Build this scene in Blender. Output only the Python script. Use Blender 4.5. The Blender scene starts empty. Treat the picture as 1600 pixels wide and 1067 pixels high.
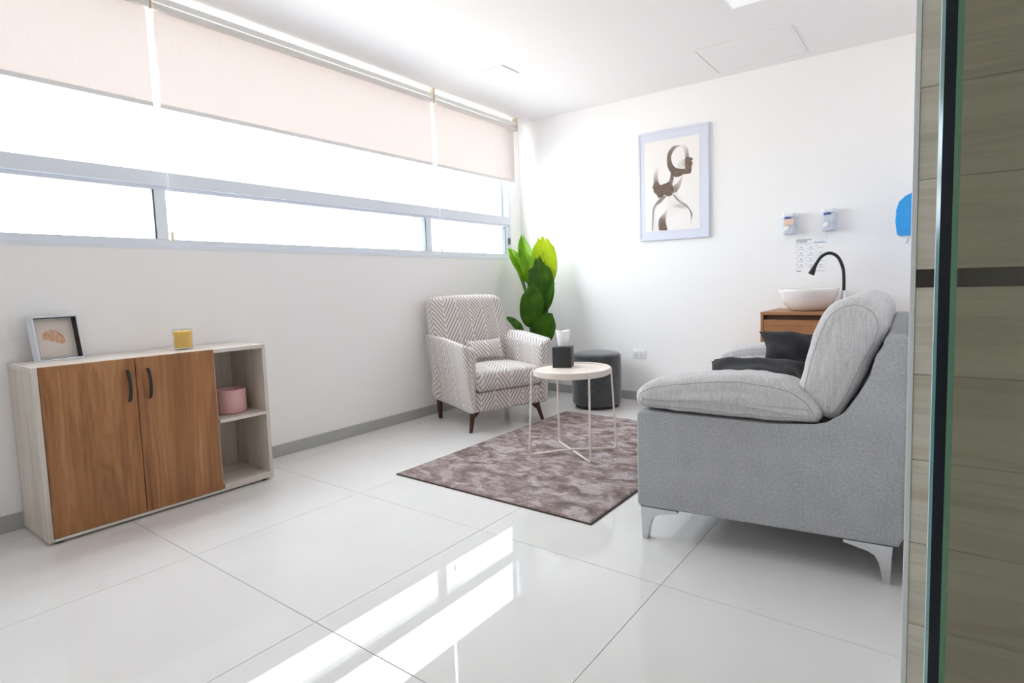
import bpy, bmesh, math, random
from mathutils import Vector, Matrix, noise

random.seed(7)
PI = math.pi
scene = bpy.context.scene
COL = scene.collection

# ------------------------------------------------------------------ camera
cam_d = bpy.data.cameras.new('camera')
cam = bpy.data.objects.new('camera', cam_d)
COL.objects.link(cam)
cam_d.sensor_width = 36.0
cam_d.lens = 868.8 / 1600 * 36.0
cam_d.shift_x = -82.76 / 1600
cam_d.shift_y = -22.05 / 1600
cam_d.clip_start = 0.02
def cam_matrix(yaw, pitch, roll, loc):
    ca, sa = math.cos(yaw), math.sin(yaw)
    cb, sb = math.cos(pitch), math.sin(pitch)
    cc, sc = math.cos(roll), math.sin(roll)
    Rz = Matrix(((ca, sa, 0), (-sa, ca, 0), (0, 0, 1)))
    A = Matrix(((1, 0, 0), (0, 0, -1), (0, 1, 0)))
    Rp = Matrix(((1, 0, 0), (0, cb, -sb), (0, sb, cb)))
    Rr = Matrix(((cc, -sc, 0), (sc, cc, 0), (0, 0, 1)))
    M = Rr @ Rp @ A @ Rz
    R = Matrix((M[0], -M[1], -M[2])).transposed()
    return Matrix.Translation(loc) @ R.to_4x4()
cam.matrix_world = cam_matrix(math.radians(34.0495), math.radians(4.5867), math.radians(-1.4775), Vector((0, 0, 1.05)))
scene.camera = cam

# ------------------------------------------------------------------ sky, exposure
SKY = 7.0
world = bpy.data.worlds.new('world'); scene.world = world
world.use_nodes = True
bgn = world.node_tree.nodes['Background']
wt = world.node_tree
wtc = wt.nodes.new('ShaderNodeTexCoord'); wsp = wt.nodes.new('ShaderNodeSeparateXYZ'); wrp = wt.nodes.new('ShaderNodeValToRGB')
wrp.color_ramp.elements[0].position = 0.495; wrp.color_ramp.elements[0].color = (0.85, 0.82, 0.795, 1)     # sunlit pale paving
wrp.color_ramp.elements[1].position = 0.505; wrp.color_ramp.elements[1].color = (0.905, 0.965, 1.045, 1)     # even white sky
wma = wt.nodes.new('ShaderNodeMath'); wma.operation = 'MULTIPLY_ADD'; wma.inputs[1].default_value = 0.5; wma.inputs[2].default_value = 0.5
wt.links.new(wtc.outputs['Generated'], wsp.inputs[0]); wt.links.new(wsp.outputs['Z'], wma.inputs[0])
wt.links.new(wma.outputs[0], wrp.inputs['Fac']); wt.links.new(wrp.outputs['Color'], bgn.inputs['Color'])
bgn.inputs['Strength'].default_value = SKY
# light portal in the window opening (guides sampling of the sky, gives no light itself)
pd = bpy.data.lights.new('window_portal', 'AREA')
pd.shape = 'RECTANGLE'; pd.size = 1.36; pd.size_y = 4.0
pd.cycles.is_portal = True
po = bpy.data.objects.new('window_portal', pd); COL.objects.link(po)
po.location = (-3.57, 2.26, 1.92); po.rotation_euler = (0, -PI / 2, 0)
scene.view_settings.view_transform = 'Standard'
scene.view_settings.look = 'None'
scene.view_settings.exposure = 0.90
scene.view_settings.gamma = 1.0
scene.view_settings.use_curve_mapping = False
scene.cycles.max_bounces = 24
scene.cycles.diffuse_bounces = 20
scene.cycles.glossy_bounces = 6
scene.cycles.transmission_bounces = 8
scene.cycles.transparent_max_bounces = 16
scene.cycles.sample_clamp_indirect = 6.0
scene.cycles.use_denoising = True

# ------------------------------------------------------------------ room dimensions
XL, YB, ZC = -3.448, 4.382, 2.600     # inside face of window wall, back wall, ceiling
XR, YP = -0.056, 1.5                  # partition behind the sofa, its end face
XE, YF = 1.45, -1.3                   # hall side and wall behind the camera
WIN_Z0, WIN_Z1 = 1.285, 2.548
WIN_Y0, WIN_Y1 = 0.30, 4.215

# ------------------------------------------------------------------ helpers
def lin(c):
    def f(v):
        v /= 255.0
        return v / 12.92 if v <= 0.04045 else ((v + 0.055) / 1.055) ** 2.4
    return (f(c[0]), f(c[1]), f(c[2]), 1.0)

class Nodes:
    def __init__(self, name):
        self.m = bpy.data.materials.new(name); self.m.use_nodes = True
        self.t = self.m.node_tree
        self.b = self.t.nodes['Principled BSDF']
        self.out = self.t.nodes['Material Output']
    def n(self, typ, **kw):
        nd = self.t.nodes.new(typ)
        for k, v in kw.items():
            if hasattr(nd, k) and not k[0].isupper():
                setattr(nd, k, v)
            else:
                nd.inputs[k].default_value = v
        return nd
    def l(self, a, b):
        self.t.links.new(a, b)
    def ramp(self, fac, stops, interp='LINEAR'):
        r = self.t.nodes.new('ShaderNodeValToRGB')
        r.color_ramp.interpolation = interp
        e = r.color_ramp.elements
        while len(e) < len(stops): e.new(0.5)
        for i, (p, c) in enumerate(stops):
            e[i].position = p; e[i].color = c
        self.l(fac, r.inputs['Fac'])
        return r.outputs['Color']
    def math(self, op, a, b=None):
        nd = self.t.nodes.new('ShaderNodeMath'); nd.operation = op
        for i, v in enumerate((a, b)):
            if v is None: continue
            if isinstance(v, (int, float)): nd.inputs[i].default_value = v
            else: self.l(v, nd.inputs[i])
        return nd.outputs[0]
    def bump(self, h, strength, dist):
        b = self.t.nodes.new('ShaderNodeBump')
        b.inputs['Strength'].default_value = strength
        b.inputs['Distance'].default_value = dist
        self.l(h, b.inputs['Height']); self.l(b.outputs[0], self.b.inputs['Normal'])
    def coord(self, scale=(1, 1, 1), which='Object', rot=(0, 0, 0)):
        tc = self.t.nodes.new('ShaderNodeTexCoord')
        mp = self.t.nodes.new('ShaderNodeMapping')
        mp.inputs['Scale'].default_value = scale
        mp.inputs['Rotation'].default_value = rot
        self.l(tc.outputs[which], mp.inputs['Vector'])
        return mp.outputs[0]
    def noise(self, vec, scale, detail=3.0, rough=0.55, dist=0.0):
        nd = self.t.nodes.new('ShaderNodeTexNoise')
        nd.inputs['Scale'].default_value = scale
        nd.inputs['Detail'].default_value = detail
        nd.inputs['Roughness'].default_value = rough
        nd.inputs['Distortion'].default_value = dist
        self.l(vec, nd.inputs['Vector'])
        return nd.outputs['Fac']

MATS = {}
def plain(name, rgb, rough=0.5, metal=0.0, spec=0.5, coat=0.0, sheen=0.0, var=0.0, vscale=8.0, bump=None):
    if name in MATS: return MATS[name]
    N = Nodes(name)
    N.b.inputs['Base Color'].default_value = lin(rgb)
    N.b.inputs['Roughness'].default_value = rough
    N.b.inputs['Metallic'].default_value = metal
    N.b.inputs['Specular IOR Level'].default_value = spec
    N.b.inputs['Coat Weight'].default_value = coat
    if sheen:
        N.b.inputs['Sheen Weight'].default_value = sheen
    if var:
        v = N.coord()
        f = N.noise(v, vscale, 4)
        a = [max(0, c * (1 - var)) for c in rgb]; b = [min(255, c * (1 + var)) for c in rgb]
        N.l(N.ramp(f, [(0.3, lin(a)), (0.7, lin(b))]), N.b.inputs['Base Color'])
    if bump:
        v = N.coord()
        N.bump(N.noise(v, bump[0], 3), bump[1], bump[2])
    MATS[name] = N.m
    return N.m

def wood(name, dark, mid, light, axis=2, rough=0.45, scale=1.0, bumpk=0.15, contrast=1.0, bands=0.35):
    """grain runs along the given object axis"""
    if name in MATS: return MATS[name]
    N = Nodes(name)
    s1 = [7.0 * scale] * 3; s1[axis] = 0.55 * scale
    s2 = [95.0 * scale] * 3; s2[axis] = 2.2 * scale
    s3 = [26.0 * scale] * 3; s3[axis] = 0.9 * scale
    a = N.noise(N.coord(s1), 1.0, 4, 0.6, 0.9)
    b = N.noise(N.coord(s2), 1.0, 3, 0.6, 0.2)
    c = N.noise(N.coord(s3), 1.0, 4, 0.6, 1.4)
    # growth rings: repeat the slow noise
    rings = N.math('PINGPONG', N.math('MULTIPLY', a, 9.0), 0.5)
    f = N.math('ADD', N.math('MULTIPLY', a, 0.62), N.math('MULTIPLY', b, 0.16))
    f = N.math('ADD', f, N.math('MULTIPLY', c, 0.22))
    f = N.math('ADD', f, N.math('MULTIPLY', N.math('SUBTRACT', rings, 0.25), bands * 0.3))
    h = 0.17 / contrast
    col = N.ramp(f, [(0.5 - h, lin(dark)), (0.5, lin(mid)), (0.5 + h, lin(light))])
    N.l(col, N.b.inputs['Base Color'])
    N.b.inputs['Roughness'].default_value = rough
    N.bump(b, bumpk, 0.001)
    MATS[name] = N.m
    return N.m

def fabric(name, c0, c1, weave=900.0, rough=0.95, sheen=0.15, bump=0.25, streak=None):
    if name in MATS: return MATS[name]
    N = Nodes(name)
    v = N.coord((1, 1, 1))
    fine = N.noise(v, weave, 2, 0.7)
    med = N.noise(v, weave / 5, 2, 0.7)
    big = N.noise(v, 9.0, 3)
    f = N.math('ADD', N.math('MULTIPLY', fine, 0.45), N.math('MULTIPLY', med, 0.4))
    f = N.math('ADD', f, N.math('MULTIPLY', big, 0.15))
    if streak:
        st = N.noise(N.coord(streak), 1.0, 3, 0.7)
        f = N.math('ADD', N.math('MULTIPLY', f, 0.6), N.math('MULTIPLY', st, 0.4))
    N.l(N.ramp(f, [(0.36, lin(c0)), (0.64, lin(c1))]), N.b.inputs['Base Color'])
    N.b.inputs['Roughness'].default_value = rough
    N.b.inputs['Specular IOR Level'].default_value = 0.15
    N.b.inputs['Sheen Weight'].default_value = sheen
    N.bump(N.math('ADD', fine, N.math('MULTIPLY', med, 0.8)), bump, 0.002)
    MATS[name] = N.m
    return N.m

def clear_glass(name, tint=(1, 1, 1), refl=1.0, ior=1.5, rough=0.0):
    """thin sheet: passes light tinted, mirrors by Fresnel"""
    if name in MATS: return MATS[name]
    N = Nodes(name)
    N.t.nodes.remove(N.b)
    tr = N.n('ShaderNodeBsdfTransparent'); tr.inputs['Color'].default_value = (*tint, 1)
    gl = N.n('ShaderNodeBsdfGlossy'); gl.inputs['Roughness'].default_value = rough
    lw = N.n('ShaderNodeLayerWeight'); lw.inputs['Blend'].default_value = 0.5
    fr = N.math('ADD', N.math('MULTIPLY', N.math('POWER', lw.outputs['Facing'], 5.0), 0.96), 0.04)
    mx = N.n('ShaderNodeMixShader')
    N.l(N.math('MULTIPLY', fr, refl), mx.inputs[0])
    N.l(tr.outputs[0], mx.inputs[1]); N.l(gl.outputs[0], mx.inputs[2])
    N.l(mx.outputs[0], N.out.inputs['Surface'])
    MATS[name] = N.m
    return N.m

ROOTM = {}
def thing(name, label, cat, loc=(0, 0, 0), rz=0.0, group=None, kind=None):
    o = bpy.data.objects.new(name, None)
    COL.objects.link(o)
    o.empty_display_size = 0.05
    o.location = loc; o.rotation_euler = (0, 0, rz)
    ROOTM[o.name] = Matrix.Translation(loc) @ Matrix.Rotation(rz, 4, 'Z')
    if label: o['label'] = label
    if cat: o['category'] = cat
    if group: o['group'] = group
    if kind: o['kind'] = kind
    return o

def tag(o, label, cat, group=None):
    o['label'] = label; o['category'] = cat
    if group: o['group'] = group
    return o

def mk(name, bm, mat, parent=None, world=False, smooth=False, label=None, kind=None, origin=None, angle=None):
    if world and parent is not None:
        p = parent
        M = ROOTM.get(p.name)
        bm.transform(M.inverted())
    if origin is not None:
        bm.transform(Matrix.Translation(-Vector(origin)))
    bmesh.ops.recalc_face_normals(bm, faces=bm.faces)
    me = bpy.data.meshes.new(name)
    bm.to_mesh(me); bm.free()
    if isinstance(mat, (list, tuple)):
        for m_ in mat: me.materials.append(m_)
    else:
        me.materials.append(mat)
    if smooth:
        me.polygons.foreach_set('use_smooth', [True] * len(me.polygons))
        if angle is not None:
            me.set_sharp_from_angle(angle=math.radians(angle))
    o = bpy.data.objects.new(name, me)
    COL.objects.link(o)
    if origin is not None: o.location = origin
    if parent is not None:
        o.parent = parent
        ROOTM[o.name] = ROOTM.get(parent.name, Matrix.Identity(4))
    if label: o['label'] = label
    if kind: o['kind'] = kind
    return o

def box(bm, x0, x1, y0, y1, z0, z1, bevel=0.0, seg=2, M=None, fn=None):
    vs = [bm.verts.new((x, y, z)) for z in (z0, z1) for y in (y0, y1) for x in (x0, x1)]
    F = [(0, 2, 3, 1), (4, 5, 7, 6), (0, 1, 5, 4), (2, 6, 7, 3), (0, 4, 6, 2), (1, 3, 7, 5)]
    fs = [bm.faces.new([vs[i] for i in f]) for f in F]
    if bevel > 0:
        es = set()
        for f in fs: es.update(f.edges)
        r = bmesh.ops.bevel(bm, geom=list(es), offset=bevel, segments=seg, profile=0.5, affect='EDGES')
        vs = list({v for f in r['faces'] for v in f.verts} | {v for v in vs if v.is_valid})
    if M is not None:
        for v in vs: v.co = M @ v.co
    if fn is not None:
        for v in vs: v.co = Vector(fn(*v.co))
    return vs

def B(*a, **k):
    bm = bmesh.new(); box(bm, *a, **k); return bm

def prism(bm, pts, a0, a1, axis='y', bevel=0.0):
    """polygon pts (two coordinates) extruded along an axis from a0 to a1"""
    def P(p, a):
        return {'x': (a, p[0], p[1]), 'y': (p[0], a, p[1]), 'z': (p[0], p[1], a)}[axis]
    v0 = [bm.verts.new(P(p, a0)) for p in pts]; v1 = [bm.verts.new(P(p, a1)) for p in pts]
    n = len(pts)
    fs = [bm.faces.new(v0), bm.faces.new(list(reversed(v1)))]
    for i in range(n):
        fs.append(bm.faces.new((v0[i], v0[(i + 1) % n], v1[(i + 1) % n], v1[i])))
    if bevel > 0:
        es = list(fs[0].edges) + list(fs[1].edges)
        bmesh.ops.bevel(bm, geom=es, offset=bevel, segments=3, profile=0.5, affect='EDGES')
    return v0 + v1

def tube(bm, pts, r, seg=8, closed=False, cap=True):
    """round bar along a list of points; r may be one number or one per point"""
    pts = [Vector(p) for p in pts]; n = len(pts)
    rs = r if isinstance(r, (list, tuple)) else [r] * n
    prev = None; rings = []
    for i in range(n):
        if closed: t = (pts[(i + 1) % n] - pts[i - 1])
        else: t = pts[min(i + 1, n - 1)] - pts[max(i - 1, 0)]
        t.normalize()
        if prev is None:
            up = Vector((0, 0, 1)) if abs(t.z) < 0.9 else Vector((1, 0, 0))
            a = t.cross(up).normalized()
        else:
            a = (prev - t * prev.dot(t)).normalized()
        prev = a; b = t.cross(a)
        rings.append([bm.verts.new(pts[i] + (a * math.cos(2 * PI * k / seg) + b * math.sin(2 * PI * k / seg)) * rs[i]) for k in range(seg)])
    m = n if closed else n - 1
    for i in range(m):
        A, Bq = rings[i], rings[(i + 1) % n]
        for k in range(seg):
            bm.faces.new((A[k], A[(k + 1) % seg], Bq[(k + 1) % seg], Bq[k]))
    if cap and not closed:
        bm.faces.new(list(reversed(rings[0]))); bm.faces.new(rings[-1])

def lathe(bm, prof, seg=48, c=(0, 0, 0), sx=1.0, sy=1.0):
    """profile of (radius, height); radius 0 closes"""
    rings = []
    for r, z in prof:
        if r < 1e-6: rings.append([bm.verts.new((c[0], c[1], c[2] + z))])
        else: rings.append([bm.verts.new((c[0] + r * sx * math.cos(2 * PI * k / seg), c[1] + r * sy * math.sin(2 * PI * k / seg), c[2] + z)) for k in range(seg)])
    for A, Bq in zip(rings, rings[1:]):
        if len(A) == 1 and len(Bq) == 1: continue
        for k in range(seg):
            k2 = (k + 1) % seg
            if len(A) == 1: bm.faces.new((A[0], Bq[k2], Bq[k]))
            elif len(Bq) == 1: bm.faces.new((A[k], A[k2], Bq[0]))
            else: bm.faces.new((A[k], A[k2], Bq[k2], Bq[k]))

def smooth_loop(pts, n=64):
    """closed Catmull-Rom through 2-D points, n points evenly spread"""
    P = [Vector((p[0], p[1])) for p in pts]; m = len(P); out = []
    per = 24
    for i in range(m):
        p0, p1, p2, p3 = P[i - 1], P[i], P[(i + 1) % m], P[(i + 2) % m]
        for k in range(per):
            t = k / per
            out.append(0.5 * ((2 * p1) + (p2 - p0) * t + (2 * p0 - 5 * p1 + 4 * p2 - p3) * t * t + (3 * p1 - p0 - 3 * p2 + p3) * t ** 3))
    L = [0.0]
    for i in range(len(out)): L.append(L[-1] + (out[(i + 1) % len(out)] - out[i]).length)
    res = []; j = 0
    for k in range(n):
        s = L[-1] * k / n
        while L[j + 1] < s: j += 1
        a, b = out[j], out[(j + 1) % len(out)]
        t = (s - L[j]) / max(1e-9, L[j + 1] - L[j])
        res.append(a + (b - a) * t)
    return res

def smooth_path(pts, n=40):
    P = [Vector(p) for p in pts]; m = len(P); out = []
    for i in range(m - 1):
        p0 = P[max(i - 1, 0)]; p1 = P[i]; p2 = P[i + 1]; p3 = P[min(i + 2, m - 1)]
        k_ = max(2, n // (m - 1))
        for k in range(k_):
            t = k / k_
            out.append(0.5 * ((2 * p1) + (p2 - p0) * t + (2 * p0 - 5 * p1 + 4 * p2 - p3) * t * t + (3 * p1 - p0 - 3 * p2 + p3) * t ** 3))
    out.append(P[-1])
    return out

def puffy(bm, loop, a0, a1, rnd, nseg=10, mid=8, puff=0.0, wr=0.0, wscale=14.0, fn=None, seed=0.0, axis='y'):
    """a stuffed body: a closed outline swept along an axis with rounded ends.
    Returns the rings, so that seams can follow them."""
    c = sum(loop, Vector((0, 0))) / len(loop)
    size = max((p - c).length for p in loop)
    L = a1 - a0
    # clean definition: quarter circle from (end, inset rnd) to (end+rnd, inset 0)
    ring_def = []
    for i in range(nseg + 1):
        th = PI / 2 * i / nseg
        a = a0 + rnd * (1 - math.sin(th)); ins = rnd * (1 - math.cos(th))
        ring_def.append((a, ins))
    ring_def = sorted(ring_def, key=lambda q: q[0])      # a0 (inset rnd) ... a0+rnd (inset 0)
    back = [(a1 - (a - a0), ins) for a, ins in reversed(ring_def)]
    midr = [(a0 + rnd + (L - 2 * rnd) * k / mid, 0.0) for k in range(1, mid)]
    rd = ring_def + midr + back
    n = len(loop); rings = []
    # inward normals of the outline
    nrm = []
    for i in range(n):
        t = loop[(i + 1) % n] - loop[i - 1]
        q = Vector((-t.y, t.x)).normalized()
        if q.dot(c - loop[i]) < 0: q = -q
        nrm.append(q)
    for a, ins in rd:
        k = (a - a0) / L
        pf = puff * math.sin(PI * min(1, max(0, k)))
        ring = []
        for i in range(n):
            p = loop[i] + nrm[i] * ins * 0.92 - nrm[i] * pf
            if (p - c).dot(loop[i] - c) < 0: p = c.copy()
            co = Vector((p.x, a, p.y)) if axis == 'y' else Vector((a, p.x, p.y))
            if wr:
                d = noise.noise(co * wscale + Vector((seed, seed * 2, 0)))
                q = nrm[i] * (d * wr)
                co += Vector((q.x, 0, q.y)) if axis == 'y' else Vector((0, q.x, q.y))
                co[1 if axis == 'y' else 0] += wr * 0.6 * noise.noise(co * wscale * 0.7 + Vector((3 + seed, 1, 5)))
            if fn: co = Vector(fn(*co))
            ring.append(bm.verts.new(co))
        rings.append(ring)
    for A, Bq in zip(rings, rings[1:]):
        for i in range(n):
            bm.faces.new((A[i], A[(i + 1) % n], Bq[(i + 1) % n], Bq[i]))
    # domed end caps: concentric rings to a centre
    for ring, sgn in ((rings[0], -1), (rings[-1], 1)):
        prev = ring
        cc = sum((v.co for v in ring), Vector()) / n
        ax = 1 if axis == 'y' else 0
        dome = 0.018
        for s in (0.8, 0.6, 0.4, 0.2):
            cur = []
            for v in ring:
                co = cc + (v.co - cc) * s
                co[ax] += sgn * dome * (1 - s * s)
                cur.append(bm.verts.new(co))
            for i in range(n):
                bm.faces.new((prev[i], prev[(i + 1) % n], cur[(i + 1) % n], cur[i]))
            prev = cur
        cv = bm.verts.new(cc + (Vector((0, sgn * dome, 0)) if ax == 1 else Vector((sgn * dome, 0, 0))))
        for i in range(n):
            bm.faces.new((prev[i], prev[(i + 1) % n], cv))
    return rings

def rbox(bm, hx, hy, hz, r, c=(0, 0, 0), nr=4, nm=6, fn=None, uv=False):
    """rounded box surface of half sizes hx, hy, hz; fn maps (x, y, z) to the final place"""
    def ticks(h):
        t = [-h + r * (1 - math.cos(PI / 2 * i / nr)) for i in range(nr + 1)]
        m = [-(h - r) + 2 * (h - r) * k / nm for k in range(1, nm)]
        return t + m + [-x for x in reversed(t)]
    T = [ticks(hx), ticks(hy), ticks(hz)]
    H = (hx, hy, hz)
    cache = {}
    def V(p):
        key = tuple(round(q, 6) for q in p)
        if key in cache: return cache[key]
        q = Vector([max(-(H[i] - r), min(H[i] - r, p[i])) for i in range(3)])
        d = Vector(p) - q
        if d.length > 1e-9: d = d.normalized() * r
        co = q + d + Vector(c)
        if fn: co = Vector(fn(*co))
        cache[key] = bm.verts.new(co)
        return cache[key]
    for ax in range(3):
        i, j = [k for k in range(3) if k != ax]
        for s in (-1, 1):
            for a0, a1 in zip(T[i], T[i][1:]):
                for b0, b1 in zip(T[j], T[j][1:]):
                    q = []
                    for a, b in ((a0, b0), (a1, b0), (a1, b1), (a0, b1)):
                        p = [0, 0, 0]; p[ax] = s * H[ax]; p[i] = a; p[j] = b
                        q.append(V(p))
                    try: bm.faces.new(q)
                    except ValueError: pass

def box_uv(bm):
    """flat projection along each face's main direction, in metres"""
    bm.normal_update()
    uv = bm.loops.layers.uv.verify()
    for f in bm.faces:
        n = f.normal; ax = max(range(3), key=lambda i: abs(n[i]))
        for lp in f.loops:
            x, y, z = lp.vert.co
            lp[uv].uv = ((y, z) if ax == 0 else (x, z) if ax == 1 else (y, x))

def pillow(bm, w, h, t, n=22, pinch=0.35, wr=0.006, seed=0.0):
    """scatter cushion lying in the local XZ plane, thickness along Y"""
    for s in (-1, 1):
        g = []
        for i in range(n + 1):
            row = []
            for j in range(n + 1):
                a = -1 + 2 * i / n; b = -1 + 2 * j / n
                x = a * w / 2 * (1 - 0.15 * (1 - b * b) * abs(a) ** 3)
                z = b * h / 2 * (1 - 0.15 * (1 - a * a) * abs(b) ** 3)
                e = max(0.0, (1 - a * a)) ** pinch * max(0.0, (1 - b * b)) ** pinch
                y = s * t / 2 * e
                if e > 0:
                    y += 2.0 * wr * noise.noise(Vector((x * 9 + seed, s * 3.0, z * 9))) * e
                if wr > 0.008:
                    z += 0.016 * noise.noise(Vector((x * 8 + seed, 7.0, 0.3))) * abs(b)
                    x += 0.012 * noise.noise(Vector((z * 8, 3.0 + seed, 0.9))) * abs(a)
                row.append(bm.verts.new((x, y, z)))
            g.append(row)
        for i in range(n):
            for j in range(n):
                bm.faces.new((g[i][j], g[i + 1][j], g[i + 1][j + 1], g[i][j + 1]))
    bmesh.ops.remove_doubles(bm, verts=bm.verts, dist=1e-5)

# ------------------------------------------------------------------ materials of the room
WALL = plain('wall_paint', (247, 246, 246), 0.75, spec=0.25, bump=(160, 0.04, 0.001))
CEIL = plain('ceiling_paint', (235, 233, 233), 0.85, spec=0.15)
BASE = plain('baseboard_grey', (176, 177, 176), 0.45)
ALU = plain('window_aluminium', (226, 232, 242), 0.38)
ALUD = plain('window_gasket', (88, 98, 104), 0.5)
WHITE = plain('white_plastic', (240, 240, 238), 0.4)
TRIMW = plain('corner_trim_white', (222, 228, 230), 0.35)
PANE = clear_glass('window_glass', (0.97, 0.99, 0.985), 0.8)
def tile_material():
    N = Nodes('polished_porcelain')
    v = N.coord()
    f = N.noise(v, 3.0, 4)
    N.l(N.ramp(f, [(0.3, lin((221, 219, 217))), (0.7, lin((226, 224, 222)))]), N.b.inputs['Base Color'])
    N.b.inputs['Roughness'].default_value = 0.012
    N.b.inputs['IOR'].default_value = 1.5
    N.b.inputs['Specular IOR Level'].default_value = 0.32
    return N.m
TILE = tile_material()
GROUT = plain('grout', (176, 170, 164), 0.9)

# ------------------------------------------------------------------ floor
floor = mk('floor', B(XL - 0.15, XE + 0.1, YF - 0.1, YB + 0.12, -0.12, -0.0022), GROUT, kind='structure')
floor['label'] = 'glossy pale cream porcelain tile floor with thin grey joints'
gx = [-3.29 + 0.8375 * k for k in range(-1, 7)]
gy = [0.938 - 0.765 * 3 + 0.765 * k for k in range(0, 9)]
shared = {}
for i in range(len(gx) - 1):
    for j in range(len(gy) - 1):
        x0, x1 = max(gx[i], XL), min(gx[i + 1], XE)
        y0, y1 = max(gy[j], YF), min(gy[j + 1], YB)
        if x1 - x0 < 0.02 or y1 - y0 < 0.02: continue
        key = (round(x1 - x0, 4), round(y1 - y0, 4))
        if key not in shared:
            g = 0.0011
            o = mk('tile', B(-key[0] / 2 + g, key[0] / 2 - g, -key[1] / 2 + g, key[1] / 2 - g, -0.012, 0.0, bevel=0.0006, seg=1), TILE, floor)
            shared[key] = o.data
        else:
            o = bpy.data.objects.new('tile', shared[key]); COL.objects.link(o); o.parent = floor
        o.location = ((x0 + x1) / 2, (y0 + y1) / 2, 0)

# ------------------------------------------------------------------ walls and ceiling
bm = bmesh.new()
T = 0.14
box(bm, XL - T, XL, YF - 0.1, YB + 0.12, -0.1, WIN_Z0)
box(bm, XL - T, XL, YF - 0.1, WIN_Y0, WIN_Z0, ZC)
box(bm, XL - T, XL, WIN_Y1, YB + 0.12, WIN_Z0, ZC)
box(bm, XL - T, XL, WIN_Y0, WIN_Y1, WIN_Z1, ZC)
w = mk('wall_left', bm, WALL, kind='structure')
w['label'] = 'white painted wall below and around the long strip window'
w = mk('wall_back', B(XL, XE + 0.1, YB, YB + 0.12, -0.1, ZC), WALL, kind='structure')
w['label'] = 'white painted end wall behind the plant and the washbasin'
w = mk('wall_right', B(XR, XE + 0.1, YP + 0.012, YB, -0.1, ZC), WALL, kind='structure')
w['label'] = 'white partition wall behind the sofa with wood-look cladding on its end'
w = mk('wall_front', B(XL, XE + 0.1, YF - 0.1, YF, -0.1, ZC), WALL, kind='structure')
w['label'] = 'white wall behind the viewer'
w = mk('wall_hall', B(XE, XE + 0.1, YF, YP, -0.1, ZC), WALL, kind='structure')
w['label'] = 'white hall wall at the far right, out of view'
w = mk('ceiling', B(XL - T, XE + 0.1, YF - 0.1, YB + 0.12, ZC, ZC + 0.1), CEIL, kind='structure')
w['label'] = 'flat white painted ceiling'

def baseboard(name, x0, x1, y0, y1, label):
    o = mk(name, B(x0, x1, y0, y1, 0.0, 0.076, bevel=0.002, seg=1), BASE, kind='structure')
    o['label'] = label
baseboard('baseboard_left', XL, XL + 0.011, YF, YB, 'grey skirting strip along the window wall')
baseboard('baseboard_back', XL + 0.011, XR, YB - 0.011, YB, 'grey skirting strip along the end wall')

# wood-look planks on the end of the partition, with one dark strip
PLANK = wood('wood_look_plank', (194, 188, 172), (217, 213, 200), (231, 228, 217), axis=0, rough=0.5, scale=1.7, bands=0.5)
DARKP = wood('dark_wood_strip', (42, 37, 34), (56, 50, 46), (70, 62, 56), axis=0, rough=0.5)
zs = [1.059 + 0.2 * k for k in range(0, 8)] + [ZC]
zs_low = [1.019 - 0.2 * k for k in range(0, 6)] + [0.0]
zs_low = [z for z in zs_low if z >= 0]
rows = [(a, b, PLANK) for a, b in zip(zs, zs[1:]) if b - a > 0.02 and b <= ZC + 1e-6] + [(b, a, PLANK) for a, b in zip(zs_low, zs_low[1:]) if a - b > 0.004] + [(1.019, 1.059, DARKP)]
wallR = bpy.data.objects['wall_right']
for k, (z0, z1, m) in enumerate(rows):
    bmq = B(-0.75, 0.75, -0.006, 0.006, -(z1 - z0) / 2 + 0.0006, (z1 - z0) / 2 - 0.0006, bevel=0.0008, seg=1)
    bmesh.ops.translate(bmq, verts=bmq.verts, vec=(1.7 * (k % 3), 0, z0 * 1.0))   # own patch of grain
    o = mk('plank', bmq, m, wallR)
    if m is DARKP: o['label'] = 'dark brown decorative strip between the pale planks'
    o.location = (XR + 0.01 + 0.75 - 1.7 * (k % 3), YP + 0.006, (z0 + z1) / 2 - z0)
o = mk('trim_1', B(XR - 0.002, XR + 0.0095, YP - 0.003, YP + 0.03, 0.0, ZC, bevel=0.001, seg=1), TRIMW, kind='structure')
o['label'] = 'white metal corner trim on the edge of the partition'

# ------------------------------------------------------------------ window
win = thing('window_1', 'long strip window in pale aluminium with small lower sashes', None, (XL, 1.58, WIN_Z0), kind='structure')
bm = bmesh.new()
xi = XL + 0.004; xo = XL - 0.075
box(bm, xo, xi, WIN_Y0, WIN_Y1, WIN_Z0, WIN_Z0 + 0.022, 0.001, 1)                  # sill rail
box(bm, xo, xi, WIN_Y0, WIN_Y1, WIN_Z1 - 0.018, WIN_Z1, 0.001, 1)                  # head
box(bm, xo, xi, WIN_Y1 - 0.028, WIN_Y1, WIN_Z0 + 0.022, WIN_Z1 - 0.018, 0.001, 1)  # right jamb
box(bm, xo, xi, WIN_Y0, WIN_Y0 + 0.028, WIN_Z0 + 0.022, WIN_Z1 - 0.018, 0.001, 1)
mk('frame', bm, ALU, win, world=True)
mk('transom', B(xo, xi + 0.004, WIN_Y0 + 0.028, WIN_Y1 - 0.028, 1.618, 1.692, 0.0015, 1), ALU, win, world=True)
mk('transom_lip', B(xo, xi - 0.010, WIN_Y0 + 0.028, WIN_Y1 - 0.028, 1.596, 1.618, 0.0015, 1), ALU, win, world=True)
mk('lower_rail', B(xo, xi - 0.008, WIN_Y0 + 0.028, WIN_Y1 - 0.028, WIN_Z0 + 0.022, 1.338, 0.0015, 1), ALU, win, world=True)
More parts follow.
